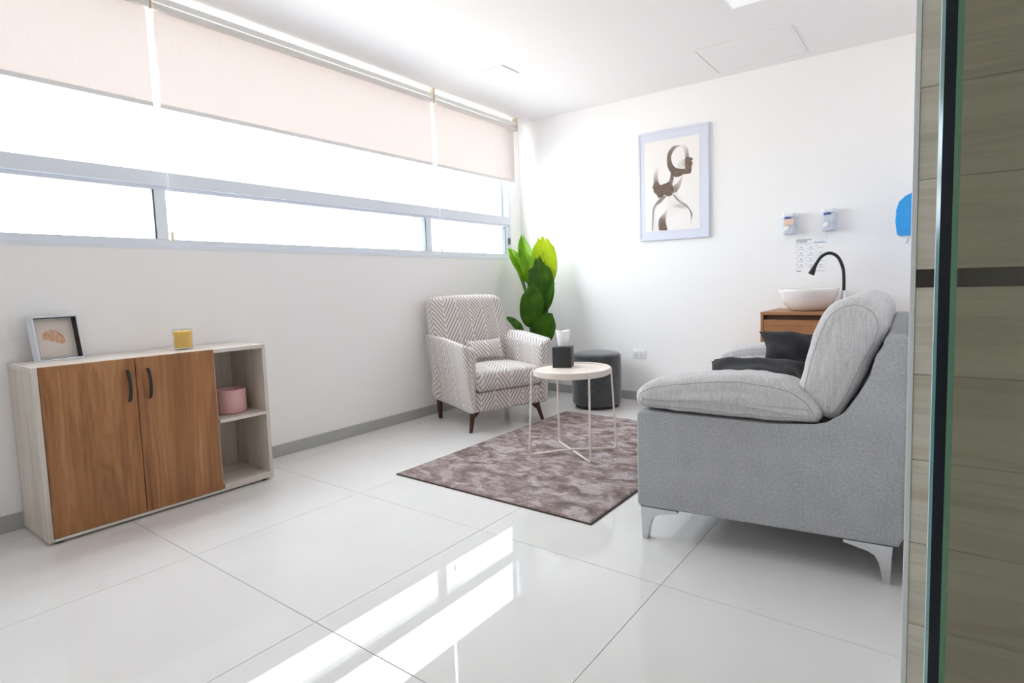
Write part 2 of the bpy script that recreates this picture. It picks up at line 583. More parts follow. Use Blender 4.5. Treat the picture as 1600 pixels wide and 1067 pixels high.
# lower sashes between the mullions, each with stile, gasket and pane
mull = [(WIN_Y0 + 0.028, WIN_Y0 + 0.07), (1.268, 1.322), (3.14, 3.20), (4.135, WIN_Y1 - 0.028)]
for (a, b) in mull:
    mk('mullion', B(xo, xi - 0.004, a, b, 1.338, 1.596, 0.0015, 1), ALU, win, world=True)
    mk('gasket', B(xi - 0.045, xi - 0.006, a - 0.008, a - 0.0005, 1.339, 1.595), ALUD, win, world=True)
for (a, b), (c, d) in zip(mull, mull[1:]):
    mk('pane', B(XL - 0.046, XL - 0.040, b, c, 1.338, 1.596), PANE, win, world=True, label='clear glass pane of a lower sash')
mk('pane', B(XL - 0.046, XL - 0.040, WIN_Y0 + 0.028, WIN_Y1 - 0.05, 1.692, WIN_Z1 - 0.018), PANE, win, world=True, label='long clear glass pane of the upper light')
mk('stile', B(XL - 0.06, XL - 0.025, WIN_Y1 - 0.085, WIN_Y1 - 0.052, 1.692, WIN_Z1 - 0.018, 0.001, 1), ALU, win, world=True)
mk('gasket', B(XL - 0.05, XL - 0.02, WIN_Y1 - 0.092, WIN_Y1 - 0.086, 1.692, WIN_Z1 - 0.018), ALUD, win, world=True)
mk('latch', B(xi - 0.003, xi + 0.012, 4.17, 4.186, 1.43, 1.49, 0.002, 1), ALUD, win, world=True, label='small dark sash latch')

# ------------------------------------------------------------------ roller blinds
def blind_fabric():
    N = Nodes('blind_fabric')
    N.t.nodes.remove(N.b)
    v = N.coord((260, 260, 18))
    f = N.noise(v, 1.0, 3)
    col = N.ramp(f, [(0.2, lin((244, 236, 230))), (0.8, lin((249, 243, 238)))])
    df = N.n('ShaderNodeBsdfDiffuse'); tr = N.n('ShaderNodeBsdfTranslucent')
    N.l(col, df.inputs['Color'])
    mul = N.n('ShaderNodeMixRGB', blend_type='MULTIPLY'); mul.inputs[0].default_value = 1.0
    mul.inputs[2].default_value = (0.55, 0.555, 0.58, 1)
    N.l(col, mul.inputs[1]); N.l(mul.outputs[0], tr.inputs['Color'])
    mx = N.n('ShaderNodeMixShader'); mx.inputs[0].default_value = 0.40
    N.l(df.outputs[0], mx.inputs[1]); N.l(tr.outputs[0], mx.inputs[2])
    N.l(mx.outputs[0], N.out.inputs['Surface'])
    return N.m
BLIND = blind_fabric()
HEM = plain('blind_hem_bar', (236, 234, 234), 0.5)
TUBE = plain('blind_tube_cover', (228, 224, 220), 0.6)
BRKT = plain('blind_bracket', (196, 184, 156), 0.4)
XB = -3.378
blabels = ['cream roller blind nearest the viewer, at the left edge of the picture', 'widest cream roller blind, between the two light gaps', 'narrow cream roller blind closest to the corner with the end wall']
for k, (y0, y1, ch) in enumerate([(0.24, 1.272, None), (1.300, 3.180, 1.305), (3.212, 4.212, 3.222)]):
    t = thing('roller_blind', blabels[k], 'blind', (XB, (y0 + y1) / 2, 2.512), group='cream roller blinds on the strip window')
    bm = bmesh.new()
    tube(bm, [(XB + 0.020, y0 - 0.006, 2.508), (XB + 0.020, y1 + 0.006, 2.508)], 0.0195, 20)
    mk('roller_tube', bm, TUBE, t, world=True, smooth=True, angle=40)
    mk('light_gap_strip', B(XB - 0.016, XB + 0.034, y0 - 0.006, y1 + 0.006, 2.530, 2.562, 0.003, 2), WHITE, t, world=True)  # added strip over the tube, closes the gap that leaks sky light
    mk('fabric', B(XB - 0.0006, XB + 0.0006, y0, y1, 2.029, 2.514), BLIND, t, world=True)
    mk('hem_bar', B(XB - 0.006, XB + 0.006, y0, y1, 2.005, 2.029, 0.002, 1), HEM, t, world=True)
    for yb in ((y0 - 0.011, y1 + 0.011) if k == 0 else (y1 + 0.011,)):
        bm = bmesh.new()
        box(bm, XB - 0.02, XB + 0.042, yb - 0.0025, yb + 0.0025, 2.485, ZC, 0.002, 1)
        box(bm, XB - 0.02, XB + 0.042, yb - 0.009, yb + 0.009, ZC - 0.004, ZC, 0.001, 1)
        mk('bracket', bm, BRKT, t, world=True)
    if ch:
        ye = ch
        bm = bmesh.new()
        loop = [(XB + 0.004, ye - 0.004, 2.50), (XB + 0.008, ye - 0.004, 1.9), (XB + 0.010, ye - 0.003, 1.36), (XB + 0.010, ye + 0.001, 1.350), (XB + 0.010, ye + 0.004, 1.36), (XB + 0.008, ye + 0.005, 1.9), (XB + 0.004, ye + 0.005, 2.50)]
        tube(bm, loop, 0.0011, 6)
        mk('chain', bm, WHITE, t, world=True, smooth=True)
        bm = bmesh.new()
        lathe(bm, [(0, -0.028), (0.0065, -0.027), (0.008, -0.02), (0.0075, 0.02), (0.004, 0.028), (0, 0.029)], 12, (XB + 0.010, ye + 0.001, 1.345))
        mk('chain_pull', bm, plain('chain_pull_cream', (236, 214, 188), 0.4), t, world=True, smooth=True)

# ------------------------------------------------------------------ ceiling fittings
LED = Nodes('led_diffuser')
LED.b.inputs['Base Color'].default_value = lin((245, 246, 250))
LED.b.inputs['Emission Color'].default_value = (1.0, 0.98, 0.96, 1)
LED.b.inputs['Emission Strength'].default_value = 0.12
LED = LED.m
def ceiling_light(cx, cy, label):
    t = thing('ceiling_light', label, 'ceiling light', (cx, cy, ZC), group='square recessed ceiling lights')
    h = 0.095
    bm = bmesh.new()
    for (a, b, c, d) in ((-h, h, -h, -h + 0.007), (-h, h, h - 0.007, h), (-h, -h + 0.007, -h + 0.007, h - 0.007), (h - 0.007, h, -h + 0.007, h - 0.007)):
        box(bm, cx + a, cx + b, cy + c, cy + d, ZC - 0.009, ZC, 0.001, 1)
    mk('frame', bm, WHITE, t, world=True)
    mk('diffuser', B(cx - h + 0.007, cx + h - 0.007, cy - h + 0.007, cy + h - 0.007, ZC - 0.006, ZC), LED, t, world=True)
ceiling_light(-2.705, 3.25, 'small square white ceiling light nearer the window')
ceiling_light(-0.94, 3.235, 'small square white ceiling light cut by the top edge of the picture')
t = thing('ceiling_hatch', 'flush white rectangular ceiling panel close to the end wall', 'ceiling panel', (-1.115, 4.02, ZC))
bm = bmesh.new()
x0, x1, y0, y1 = -1.435, -0.80, 3.765, 4.28
for (a, b, c, d) in ((x0, x1, y0, y0 + 0.012), (x0, x1, y1 - 0.012, y1), (x0, x0 + 0.012, y0 + 0.012, y1 - 0.012), (x1 - 0.012, x1, y0 + 0.012, y1 - 0.012)):
    box(bm, a, b, c, d, ZC - 0.007, ZC, 0.0015, 1)
mk('frame', bm, CEIL, t, world=True)
mk('panel', B(x0 + 0.016, x1 - 0.016, y0 + 0.016, y1 - 0.016, ZC - 0.004, ZC), CEIL, t, world=True)

# ------------------------------------------------------------------ sideboard
PALE = wood('pale_oak', (176, 165, 152), (205, 196, 186), (224, 218, 210), axis=2, rough=0.5, scale=1.1, bands=0.15)
PALEY = wood('pale_oak_top', (186, 176, 164), (210, 202, 193), (226, 220, 213), axis=1, rough=0.4, scale=1.1, bands=0.15)
WAL = wood('walnut_door', (124, 78, 44), (163, 111, 68), (190, 141, 96), axis=2, rough=0.42, scale=0.85, bands=0.55)
BLACK = plain('black_metal', (28, 27, 27), 0.45)
sb = thing('sideboard', 'low pale oak sideboard with two brown wood doors under the window', 'sideboard', (-3.257, 1.121, 0))
cx0, cx1, cy0, cy1 = -3.436, -3.078, 0.645, 1.597
mk('side_panel', B(cx0, cx1 + 0.004, cy0, cy0 + 0.018, 0.012, 0.737, 0.0008, 1), PALE, sb, world=True)
mk('side_panel', B(cx0, cx1 + 0.004, cy1 - 0.018, cy1, 0.012, 0.737, 0.0008, 1), PALE, sb, world=True)
bm = bmesh.new()
box(bm, cx0, cx1 - 0.012, cy0, 1.334, 0.737, 0.757, 0.0008, 1)
box(bm, cx0, cx1 + 0.004, 1.334, cy1, 0.737, 0.757, 0.0008, 1)
box(bm, cx1 - 0.012, cx1 + 0.004, cy0, cy0 + 0.018, 0.737, 0.757, 0.0008, 1)
mk('top_panel', bm, PALEY, sb, world=True)
mk('bottom_panel', B(cx0, cx1 + 0.004, cy0 + 0.018, cy1 - 0.018, 0.012, 0.024, 0.0008, 1), PALEY, sb, world=True)
mk('bottom_panel', B(cx0, cx1 + 0.004, 1.343, cy1 - 0.018, 0.024, 0.046, 0.0008, 1), PALEY, sb, world=True)
mk('divider', B(cx0 + 0.006, cx1 - 0.014, 1.325, 1.343, 0.024, 0.737), PALE, sb, world=True)
mk('back_panel', B(cx0, cx0 + 0.006, cy0 + 0.018, cy1 - 0.018, 0.024, 0.737), PALE, sb, world=True)
mk('shelf', B(cx0 + 0.006, cx1 + 0.002, 1.343, cy1 - 0.018, 0.370, 0.388, 0.0008, 1), PALEY, sb, world=True)
for (a, b, hy) in ((cy0 + 0.020, 0.9965, 0.966), (0.9995, 1.333, 1.045)):
    d = mk('door', B(cx1 - 0.012, cx1 + 0.004, a, b, 0.026, 0.7555, 0.001, 1), WAL, sb, world=True)
    bm = bmesh.new()
    pth = []
    for i in range(15):
        s = i / 14; z = 0.702 - 0.144 * s
        off = 0.024 * math.sin(PI * s) ** 0.6 + 0.003
        pth.append((cx1 + 0.004 + off, z))
    # flat bow: rectangular section
    prev = None
    for i, (x, z) in enumerate(pth):
        ring = [bm.verts.new((x - 0.003, hy - 0.0055, z)), bm.verts.new((x - 0.003, hy + 0.0055, z)), bm.verts.new((x + 0.003, hy + 0.0055, z)), bm.verts.new((x + 0.003, hy - 0.0055, z))]
        if prev:
            for k in range(4): bm.faces.new((prev[k], prev[(k + 1) % 4], ring[(k + 1) % 4], ring[k]))
        else: bm.faces.new(ring)
        prev = ring
    bm.faces.new(list(reversed(prev)))
    ROOTM[d.name] = ROOTM[sb.name]
    mk('handle', bm, BLACK, d, world=True, smooth=True, angle=50)
for (x, y) in ((cx0 + 0.03, cy0 + 0.04), (cx1 - 0.03, cy0 + 0.04), (cx0 + 0.03, cy1 - 0.04), (cx1 - 0.03, cy1 - 0.04)):
    bm = bmesh.new(); lathe(bm, [(0, 0), (0.018, 0), (0.02, 0.004), (0.02, 0.012), (0, 0.012)], 16, (x, y, 0))
    mk('foot', bm, BLACK, sb, world=True)

# --- things on the sideboard
zt = 0.757
pf = thing('picture_frame', 'small white box frame with dark inside and a brown print, on the sideboard', 'picture frame', (-3.324, 0.728, zt), math.radians(90 + 14))
FRW = plain('frame_silver_white', (214, 220, 230), 0.35)
FRI = plain('frame_brown_inside', (62, 40, 32), 0.6)
PAPER = plain('print_paper', (226, 216, 208), 0.8)
TL = Matrix.Rotation(math.radians(9), 4, 'X')    # leans back; local +x runs along the foot, -y to the front
fw, fh, fd, ft = 0.178, 0.205, 0.042, 0.007
def tilt(bm): bm.transform(Matrix.Translation((0, 0, 0.0)) @ TL.inverted()); return bm
bm = bmesh.new()
box(bm, 0, fw, -0.0, fd, 0, ft, 0.0008, 1); box(bm, 0, fw, 0, fd, fh - ft, fh, 0.0008, 1)
box(bm, 0, ft, 0, fd, ft, fh - ft, 0.0008, 1); box(bm, fw - ft, fw, 0, fd, ft, fh - ft, 0.0008, 1)
mk('frame', tilt(bm), FRW, pf)
bm = bmesh.new()
e = 0.0015
box(bm, ft, fw - ft, 0.003, fd - 0.003, fh - ft - e, fh - ft); box(bm, ft, fw - ft, 0.003, fd - 0.003, ft, ft + e)
box(bm, ft, ft + e, 0.003, fd - 0.003, ft, fh - ft); box(bm, fw - ft - e, fw - ft, 0.003, fd - 0.003, ft, fh - ft)
mk('inner_lining', tilt(bm), FRI, pf)
mk('back_board', tilt(B(ft, fw - ft, fd - 0.004, fd, ft, fh - ft)), FRI, pf)
mat_o = mk('mat', tilt(B(ft + e, fw - ft - e, fd - 0.0065, fd - 0.004, ft + e, fh - ft - e)), plain('mat_board', (216, 220, 216), 0.8), pf)
mk('print', tilt(B(ft + 0.012, fw - ft - 0.012, fd - 0.0075, fd - 0.0065, ft + 0.012, fh - ft - 0.012)), PAPER, mat_o)
bm = bmesh.new()
shell = smooth_loop([(0.045, 0.105), (0.05, 0.128), (0.072, 0.142), (0.098, 0.140), (0.122, 0.118), (0.130, 0.092), (0.122, 0.078), (0.108, 0.078), (0.085, 0.090), (0.062, 0.098)], 40)
prism(bm, [(p.x, p.y) for p in shell], fd - 0.0081, fd - 0.0075, 'y')
for a in range(9):
    th = math.radians(35 + 13 * a)
    px, pz = 0.09 + 0.038 * math.cos(th), 0.106 + 0.034 * math.sin(th)
    qx, qz = 0.09 + 0.048 * math.cos(th), 0.106 + 0.046 * math.sin(th)
    nx, nz = -math.sin(th) * 0.0006, math.cos(th) * 0.0006
    prism(bm, [(px + nx, pz + nz), (px - nx, pz - nz), (qx - nx, qz - nz), (qx + nx, qz + nz)], fd - 0.0081, fd - 0.0075, 'y')
mk('printed_shell', tilt(bm), plain('print_brown', (206, 166, 140), 0.8, var=0.16, vscale=90), mat_o, label='brown shell-like drawing with fine spikes')
bm = bmesh.new()
prism(bm, [(0.020, 0.0), (0.065, 0.0), (0.037, 0.115), (0.033, 0.115)], 0.07, 0.074, 'y')
for v in bm.verts: v.co = Vector((v.co.x, 0.082 - 0.014 * v.co.z / 0.115 + (v.co.y - 0.07), v.co.z))
mk('easel_leg', bm, FRI, pf)

cd = thing('candle', 'yellow candle in a clear glass tumbler on the sideboard', 'candle', (-3.25, 1.270, zt))
GLASSM = clear_glass('candle_glass', (0.96, 0.97, 0.96), 1.0)
bm = bmesh.new(); lathe(bm, [(0, 0), (0.0385, 0), (0.0405, 0.003), (0.0435, 0.108), (0.0415, 0.108), (0.0390, 0.010), (0, 0.010)], 40)
mk('glass', bm, GLASSM, cd, smooth=True, angle=40)
WAX = Nodes('yellow_wax')
WAX.b.inputs['Base Color'].default_value = lin((246, 200, 100)); WAX.b.inputs['Roughness'].default_value = 0.5
WAX.b.inputs['Subsurface Weight'].default_value = 0.4; WAX.b.inputs['Subsurface Radius'].default_value = (0.02, 0.012, 0.004)
bm = bmesh.new(); lathe(bm, [(0, 0.0105), (0.0385, 0.0105), (0.0412, 0.094), (0.038, 0.0955), (0, 0.0945)], 40)
mk('wax', bm, WAX.m, cd, smooth=True, angle=40)
bm = bmesh.new(); tube(bm, [(0, 0, 0.0945), (0.001, 0, 0.1), (0.003, 0, 0.106)], 0.0009, 6)
mk('wick', bm, plain('wick', (90, 80, 70), 0.9), cd)

bm = bmesh.new()
lathe(bm, [(0, 0), (0.058, 0), (0.066, 0.004), (0.071, 0.014), (0.0725, 0.03), (0.0725, 0.130), (0.0705, 0.132), (0.0685, 0.130), (0.0685, 0.03), (0.06, 0.012), (0, 0.010)], 48)
pot = mk('plant_pot', bm, plain('pink_ceramic', (214, 168, 166), 0.55, var=0.02, vscale=20), smooth=True, angle=50)
pot.location = (-3.205, 1.462, 0.388)
tag(pot, 'empty dusty pink ceramic pot on the sideboard shelf', 'pot')

# ------------------------------------------------------------------ rug
def rug_material():
    N = Nodes('plush_rug')
    v = N.coord((1, 1.0, 1))
    a = N.noise(N.coord((8, 13, 1)), 1.0, 5, 0.62, 0.8)
    b = N.noise(N.coord((38, 85, 40)), 1.0, 4, 0.7, 0.6)
    c = N.noise(v, 420, 2, 0.7)
    f = N.math('ADD', N.math('MULTIPLY', a, 0.62), N.math('MULTIPLY', b, 0.26))
    f = N.math('ADD', f, N.math('MULTIPLY', c, 0.17))
    N.l(N.ramp(f, [(0.42, lin((100, 79, 74))), (0.51, lin((146, 124, 120))), (0.61, lin((200, 185, 187)))]), N.b.inputs['Base Color'])
    N.b.inputs['Roughness'].default_value = 0.85
    N.b.inputs['Specular IOR Level'].default_value = 0.2
    N.b.inputs['Sheen Weight'].default_value = 0.35
    N.b.inputs['Sheen Roughness'].default_value = 0.4
    N.bump(N.math('ADD', N.math('MULTIPLY', c, 0.6), b), 0.9, 0.006)
    return N.m
rx0, rx1, ry0, ry1 = -2.505, -1.233, 1.985, 3.69
rug = thing('rug', 'mottled mauve brown plush rug on the tiles before the sofa', 'rug', ((rx0 + rx1) / 2, (ry0 + ry1) / 2, 0))
mk('backing', B(rx0 + 0.003, rx1 - 0.003, ry0 + 0.003, ry1 - 0.003, 0.0, 0.004), plain('rug_backing', (70, 58, 52), 0.9), rug, world=True)
bm = bmesh.new()
for (a, b, c, d) in ((rx0 - 0.003, rx1 + 0.003, ry0 - 0.003, ry0 + 0.004), (rx0 - 0.003, rx1 + 0.003, ry1 - 0.004, ry1 + 0.003), (rx0 - 0.003, rx0 + 0.004, ry0 + 0.004, ry1 - 0.004), (rx1 - 0.004, rx1 + 0.003, ry0 + 0.004, ry1 - 0.004)):
    box(bm, a, b, c, d, 0.0, 0.0065, 0.001, 1)
mk('binding', bm, MATS['rug_backing'], rug, world=True)
bm = bmesh.new()
nx, ny = 180, 240
W2, H2 = (rx1 - rx0) / 2 - 0.001, (ry1 - ry0) / 2 - 0.001
def rug_h(x, y):
    e = min(W2 - abs(x), H2 - abs(y))
    k = min(1.0, max(0.0, e / 0.014)) ** 0.5
    h = 0.012 + 0.0035 * noise.noise(Vector((x * 14, y * 20, 0))) + 0.0022 * noise.noise(Vector((x * 55, y * 55, 3))) + 0.0012 * noise.noise(Vector((x * 140, y * 140, 7)))
    return 0.0045 + (h - 0.0045) * k
g = []
for i in range(nx + 1):
    row = []
    for j in range(ny + 1):
        x = -W2 + 2 * W2 * i / nx; y = -H2 + 2 * H2 * j / ny
        row.append(bm.verts.new((x + 0.002 * noise.noise(Vector((y * 30, 0, i))) * (i in (0, nx)), y + 0.002 * noise.noise(Vector((x * 30, 5, j))) * (j in (0, ny)), rug_h(x, y))))
    g.append(row)
for i in range(nx):
    for j in range(ny):
        bm.faces.new((g[i][j], g[i + 1][j], g[i + 1][j + 1], g[i][j + 1]))
rim = [g[i][0] for i in range(nx + 1)] + [g[nx][j] for j in range(1, ny + 1)] + [g[i][ny] for i in range(nx - 1, -1, -1)] + [g[0][j] for j in range(ny - 1, 0, -1)]
low = [bm.verts.new((v.co.x, v.co.y, 0.0005)) for v in rim]
for i in range(len(rim)):
    j = (i + 1) % len(rim)
    bm.faces.new((rim[i], low[i], low[j], rim[j]))
mk('pile', bm, rug_material(), rug, smooth=True)

# ------------------------------------------------------------------ armchair
def zigzag_fabric():
    N = Nodes('zigzag_upholstery')
    tc = N.n('ShaderNodeTexCoord'); sp = N.n('ShaderNodeSeparateXYZ')
    N.l(tc.outputs['UV'], sp.inputs[0])
    u, v = sp.outputs[0], sp.outputs[1]
    w_ = 0.115; k_ = 1.5; p_ = 0.041
    # two families of slanted stripes in diamond blocks: a parquet of zigzags
    a = N.math('DIVIDE', u, w_)
    ia = N.math('FLOOR', a)
    fa = N.math('SUBTRACT', a, ia)
    par = N.math('MODULO', N.math('ABSOLUTE', ia), 2.0)
    sg = N.math('SUBTRACT', N.math('MULTIPLY', par, 2.0), 1.0)
    sl = N.math('MULTIPLY', N.math('MULTIPLY', N.math('SUBTRACT', fa, 0.5), sg), w_ * k_)
    wn0 = N.n('ShaderNodeTexWhiteNoise', noise_dimensions='1D'); N.l(ia, wn0.inputs['W'])
    t = N.math('ADD', N.math('ADD', v, sl), N.math('MULTIPLY', wn0.outputs['Value'], 0.03))
    # every third band is thrown over to the other slant
    blk = N.math('FLOOR', N.math('DIVIDE', t, p_ * 5))
    cmb = N.n('ShaderNodeCombineXYZ'); N.l(ia, cmb.inputs[0]); N.l(blk, cmb.inputs[1])
    wn = N.n('ShaderNodeTexWhiteNoise', noise_dimensions='2D'); N.l(cmb.outputs[0], wn.inputs['Vector'])
    fl = N.math('GREATER_THAN', wn.outputs['Value'], 0.55)
    t2 = N.math('SUBTRACT', v, sl)
    tt = N.math('ADD', N.math('MULTIPLY', t, N.math('SUBTRACT', 1.0, fl)), N.math('MULTIPLY', t2, fl))
    vec = N.coord((1, 1, 1))
    fuzz = N.noise(vec, 160, 2)
    tt = N.math('ADD', tt, N.math('MULTIPLY', N.math('SUBTRACT', fuzz, 0.5), 0.0045))
    s = N.math('DIVIDE', tt, p_)
    fr = N.math('SUBTRACT', s, N.math('FLOOR', s))
    tri = N.math('ABSOLUTE', N.math('SUBTRACT', fr, 0.5))          # 0 mid stripe .. 0.5
    edge = N.math('MINIMUM', fa, N.math('SUBTRACT', 1.0, fa))      # seam between columns
    sm = N.math('MULTIPLY', N.math('LESS_THAN', edge, 0.03), 0.25)
    f = N.math('ADD', tri, sm)
    fine = N.noise(vec, 700, 2)
    f = N.math('ADD', f, N.math('MULTIPLY', N.math('SUBTRACT', fine, 0.5), 0.12))
    N.l(N.ramp(f, [(0.19, lin((164, 158, 157))), (0.27, lin((228, 221, 216)))]), N.b.inputs['Base Color'])
    N.b.inputs['Roughness'].default_value = 0.92
    N.b.inputs['Specular IOR Level'].default_value = 0.15
    N.b.inputs['Sheen Weight'].default_value = 0.15
    N.bump(N.math('ADD', N.math('MULTIPLY', f, 1.0), N.math('MULTIPLY', fine, 0.3)), 0.35, 0.003)
    return N.m
ZIG = zigzag_fabric()
LEGW = wood('dark_leg_wood', (48, 24, 16), (66, 34, 22), (84, 46, 30), axis=2, rough=0.35)
CH_LOC = (-2.91, 3.227, 0.0)
ch_ang = math.atan2(-0.369, 0.929)          # local +x = front, local +y = the chair's own left... (into the picture)
ac = thing('armchair', 'cream armchair with grey zigzag upholstery and brown legs by the plant', 'armchair', CH_LOC, ch_ang)
def soft(name, hx, hy, hz, r, c, fn=None, nm=8, seed=0.0, wr=0.003, mat=ZIG, par=ac, lab=None):
    bm = bmesh.new()
    rbox(bm, hx, hy, hz, r, c, 4, nm)
    box_uv(bm)
    for v in bm.verts:
        co = v.co.copy()
        if fn: co = Vector(fn(*co))
        d = noise.noise_vector(co * 7 + Vector((seed, 0, 0))) * wr
        v.co = co + d
    return mk(name, bm, mat, par, smooth=True, label=lab)
# base box
soft('base', 0.325, 0.30, 0.072, 0.025, (0.005, 0, 0.217), lambda x, y, z: (x, y * (1 + 0.1 * (z - 0.2)), z), seed=1)
# seat cushion: front edge rolls over
def seat_fn(x, y, z):
    z += 0.022 * (1 - (y / 0.28) ** 2) * (1 if z > 0.37 else 0) * max(0.0, 1 - ((x - 0.05) / 0.34) ** 2)
    return (x, y, z)
soft('seat_cushion', 0.31, 0.272, 0.070, 0.045, (0.06, 0, 0.363), seat_fn, seed=2)
# arms: flared outward, sloping, wedge-shaped front
for s in (-1, 1):
    def arm_fn(x, y, z, s=s):
        k = (z - 0.145) / 0.51                       # 0 bottom .. 1 top
        half = 0.022 + 0.034 * k
        yy = (y) / 0.05 * half                       # thickness grows upward
        cyk = 0.298 + 0.010 * k + 0.008 * k * k
        zz = z - 0.035 * k * max(0.0, (x + 0.05) / 0.40) + 0.028 * k * (yy / half)
        xx = x - 0.035 * (1 - k) * (1 if x > 0 else 0) * 0 - 0.03 * k * max(0, -x / 0.3)
        return (xx, s * (cyk + yy), zz)
    soft('arm', 0.355, 0.05, 0.255, 0.035, (0.0, 0, 0.40), arm_fn, nm=10, seed=3 + s)
# back: leans, tapers to the top
def back_fn(x, y, z):
    k = (z - 0.15) / 0.82
    xx = x - 0.10 * max(0, k - 0.25) / 0.75
    # belly of the padded inside
    if x > -0.27: xx += 0.02 * math.sin(PI * min(1, max(0, k))) * (1 - (y / 0.36) ** 2)
    kk = max(0.0, k - 0.55) / 0.45
    return (xx, y * (1.07 - 0.13 * k) - 0.035 * k * k, z - 0.018 * kk * (abs(y) / 0.34) ** 4)
soft('backrest', 0.07, 0.342, 0.410, 0.055, (-0.252, 0, 0.562), back_fn, nm=12, seed=6)
for zq in (0.66, 0.79):
    for yq in ((-0.16, 0, 0.16) if zq < 0.7 else (-0.13, 0.13)):
        bm = bmesh.new()
        k = (zq - 0.15) / 0.82
        xq = -0.252 + 0.07 - 0.10 * max(0, k - 0.25) / 0.75 + 0.02 * math.sin(PI * k) * (1 - (yq / 0.36) ** 2)
        lathe(bm, [(0, 0.004), (0.006, 0.003), (0.009, 0.0), (0.006, -0.004), (0, -0.005)], 14)
        bm.transform(Matrix.Translation((xq + 0.001, yq, zq)) @ Matrix.Rotation(math.radians(80), 4, 'Y'))
        mk('button', bm, plain('button_fabric', (186, 180, 176), 0.9), ac, smooth=True)
# legs: bracket at the corner and a splayed tapering foot
def chair_leg(sx, sy, z0=0.150):
    bm = bmesh.new()
    if sx < 0:
        lathe(bm, [(0, 0), (0.014, 0), (0.015, 0.004), (0.024, z0), (0, z0)], 14, (-0.283, 0.300 * sy, 0))
        mk('leg', bm, LEGW, ac, smooth=True, angle=40); return
    tx, ty = 0.262 * sx, 0.268 * sy; fx, fy = 0.293 * sx, 0.303 * sy
    pts = smooth_path([(tx, ty, z0), (tx + (fx - tx) * 0.18, ty + (fy - ty) * 0.18, z0 - 0.035), (tx + (fx - tx) * 0.55, ty + (fy - ty) * 0.55, 0.06), (fx, fy, 0.0)], 12)
    rs = [0.026 - 0.014 * (i / (len(pts) - 1)) ** 0.7 for i in range(len(pts))]
    tube(bm, pts, rs, 10)
    # bracket wings
    for (dx, dy) in ((-sx, 0), (0, -sy)):
        w_ = 0.010
        a = Vector((tx, ty, 0)); d = Vector((dx, dy, 0)); q = Vector((-dy, dx, 0)) * w_
        prof = [(0.0, z0), (0.088, z0), (0.088, z0 - 0.008), (0.045, z0 - 0.020), (0.022, z0 - 0.045), (0.0, z0 - 0.06)]
        A_ = [bm.verts.new(a + d * p[0] + q + Vector((0, 0, p[1]))) for p in prof]
        B_ = [bm.verts.new(a + d * p[0] - q + Vector((0, 0, p[1]))) for p in prof]
        bm.faces.new(A_); bm.faces.new(list(reversed(B_)))
        for i in range(len(prof)):
            j = (i + 1) % len(prof); bm.faces.new((A_[i], B_[i], B_[j], A_[j]))
    mk('leg', bm, LEGW, ac, smooth=True, angle=40)
for sx in (-1, 1):
    for sy in (-1, 1): chair_leg(sx, sy)
# small lumbar cushion resting on the seat
bm = bmesh.new()
pillow(bm, 0.34, 0.17, 0.10, 20, 0.42, 0.004, 2.0)
box_uv(bm)
M = Matrix.Translation(CH_LOC) @ Matrix.Rotation(ch_ang, 4, 'Z') @ Matrix.Translation((-0.095, 0.02, 0.540)) @ Matrix.Rotation(math.radians(-20), 4, 'Y') @ Matrix.Rotation(math.radians(90), 4, 'Z')
lp = mk('lumbar_pillow', bm, ZIG, smooth=True)
lp.matrix_world = M
tag(lp, 'small rectangular zigzag cushion lying on the armchair seat', 'cushion')

# ------------------------------------------------------------------ plant
PL = (-3.12, 4.10, 0.0)
pl = thing('potted_plant', 'tall broad-leaved banana-like plant in the corner behind the armchair', 'plant', PL)
def leaf_material(name, c0, c1, c2):
    N = Nodes(name)
    N.t.nodes.remove(N.b)
    tc = N.n('ShaderNodeTexCoord'); sp = N.n('ShaderNodeSeparateXYZ'); N.l(tc.outputs['UV'], sp.inputs[0])
    u, v = sp.outputs[0], sp.outputs[1]
    # veins run outward from the midrib
    vein = N.math('ABSOLUTE', N.math('SUBTRACT', N.math('FRACT', N.math('ADD', N.math('MULTIPLY', v, 26.0), N.math('MULTIPLY', N.math('ABSOLUTE', N.math('SUBTRACT', u, 0.5)), -9.0))), 0.5))
    big = N.noise(N.coord((9, 9, 9)), 1.0, 3)
    f = N.math('ADD', N.math('MULTIPLY', big, 0.75), N.math('MULTIPLY', vein, 0.25))
    mid = N.math('LESS_THAN', N.math('ABSOLUTE', N.math('SUBTRACT', u, 0.5)), 0.018)
    col = N.ramp(f, [(0.25, lin(c0)), (0.5, lin(c1)), (0.75, lin(c2))])
    mixc = N.n('ShaderNodeMixRGB'); N.l(N.math('MULTIPLY', mid, 0.5), mixc.inputs[0]); N.l(col, mixc.inputs[1]); mixc.inputs[2].default_value = lin(c2)
    df = N.n('ShaderNodeBsdfPrincipled'); df.inputs['Roughness'].default_value = 0.38; df.inputs['Specular IOR Level'].default_value = 0.35
    tr = N.n('ShaderNodeBsdfTranslucent'); mx = N.n('ShaderNodeMixShader'); mx.inputs[0].default_value = 0.42
    N.l(mixc.outputs[0], df.inputs['Base Color']); N.l(mixc.outputs[0], tr.inputs['Color'])
    N.l(df.outputs[0], mx.inputs[1]); N.l(tr.outputs[0], mx.inputs[2]); N.l(mx.outputs[0], N.out.inputs['Surface'])
    return N.m
LEAFD = leaf_material('leaf_green', (56, 98, 20), (80, 128, 28), (110, 152, 42))
LEAFY = leaf_material('window_lit_leaf', (190, 216, 34), (212, 230, 48), (224, 238, 76))  # yellow-green top leaf, window backlight painted into its colour
LEAFM = leaf_material('mid_leaf', (104, 156, 22), (138, 186, 32), (176, 212, 50))  # the other two top leaves, part of the backlight put into the green
STEM = plain('leaf_stalk', (62, 92, 34), 0.5)
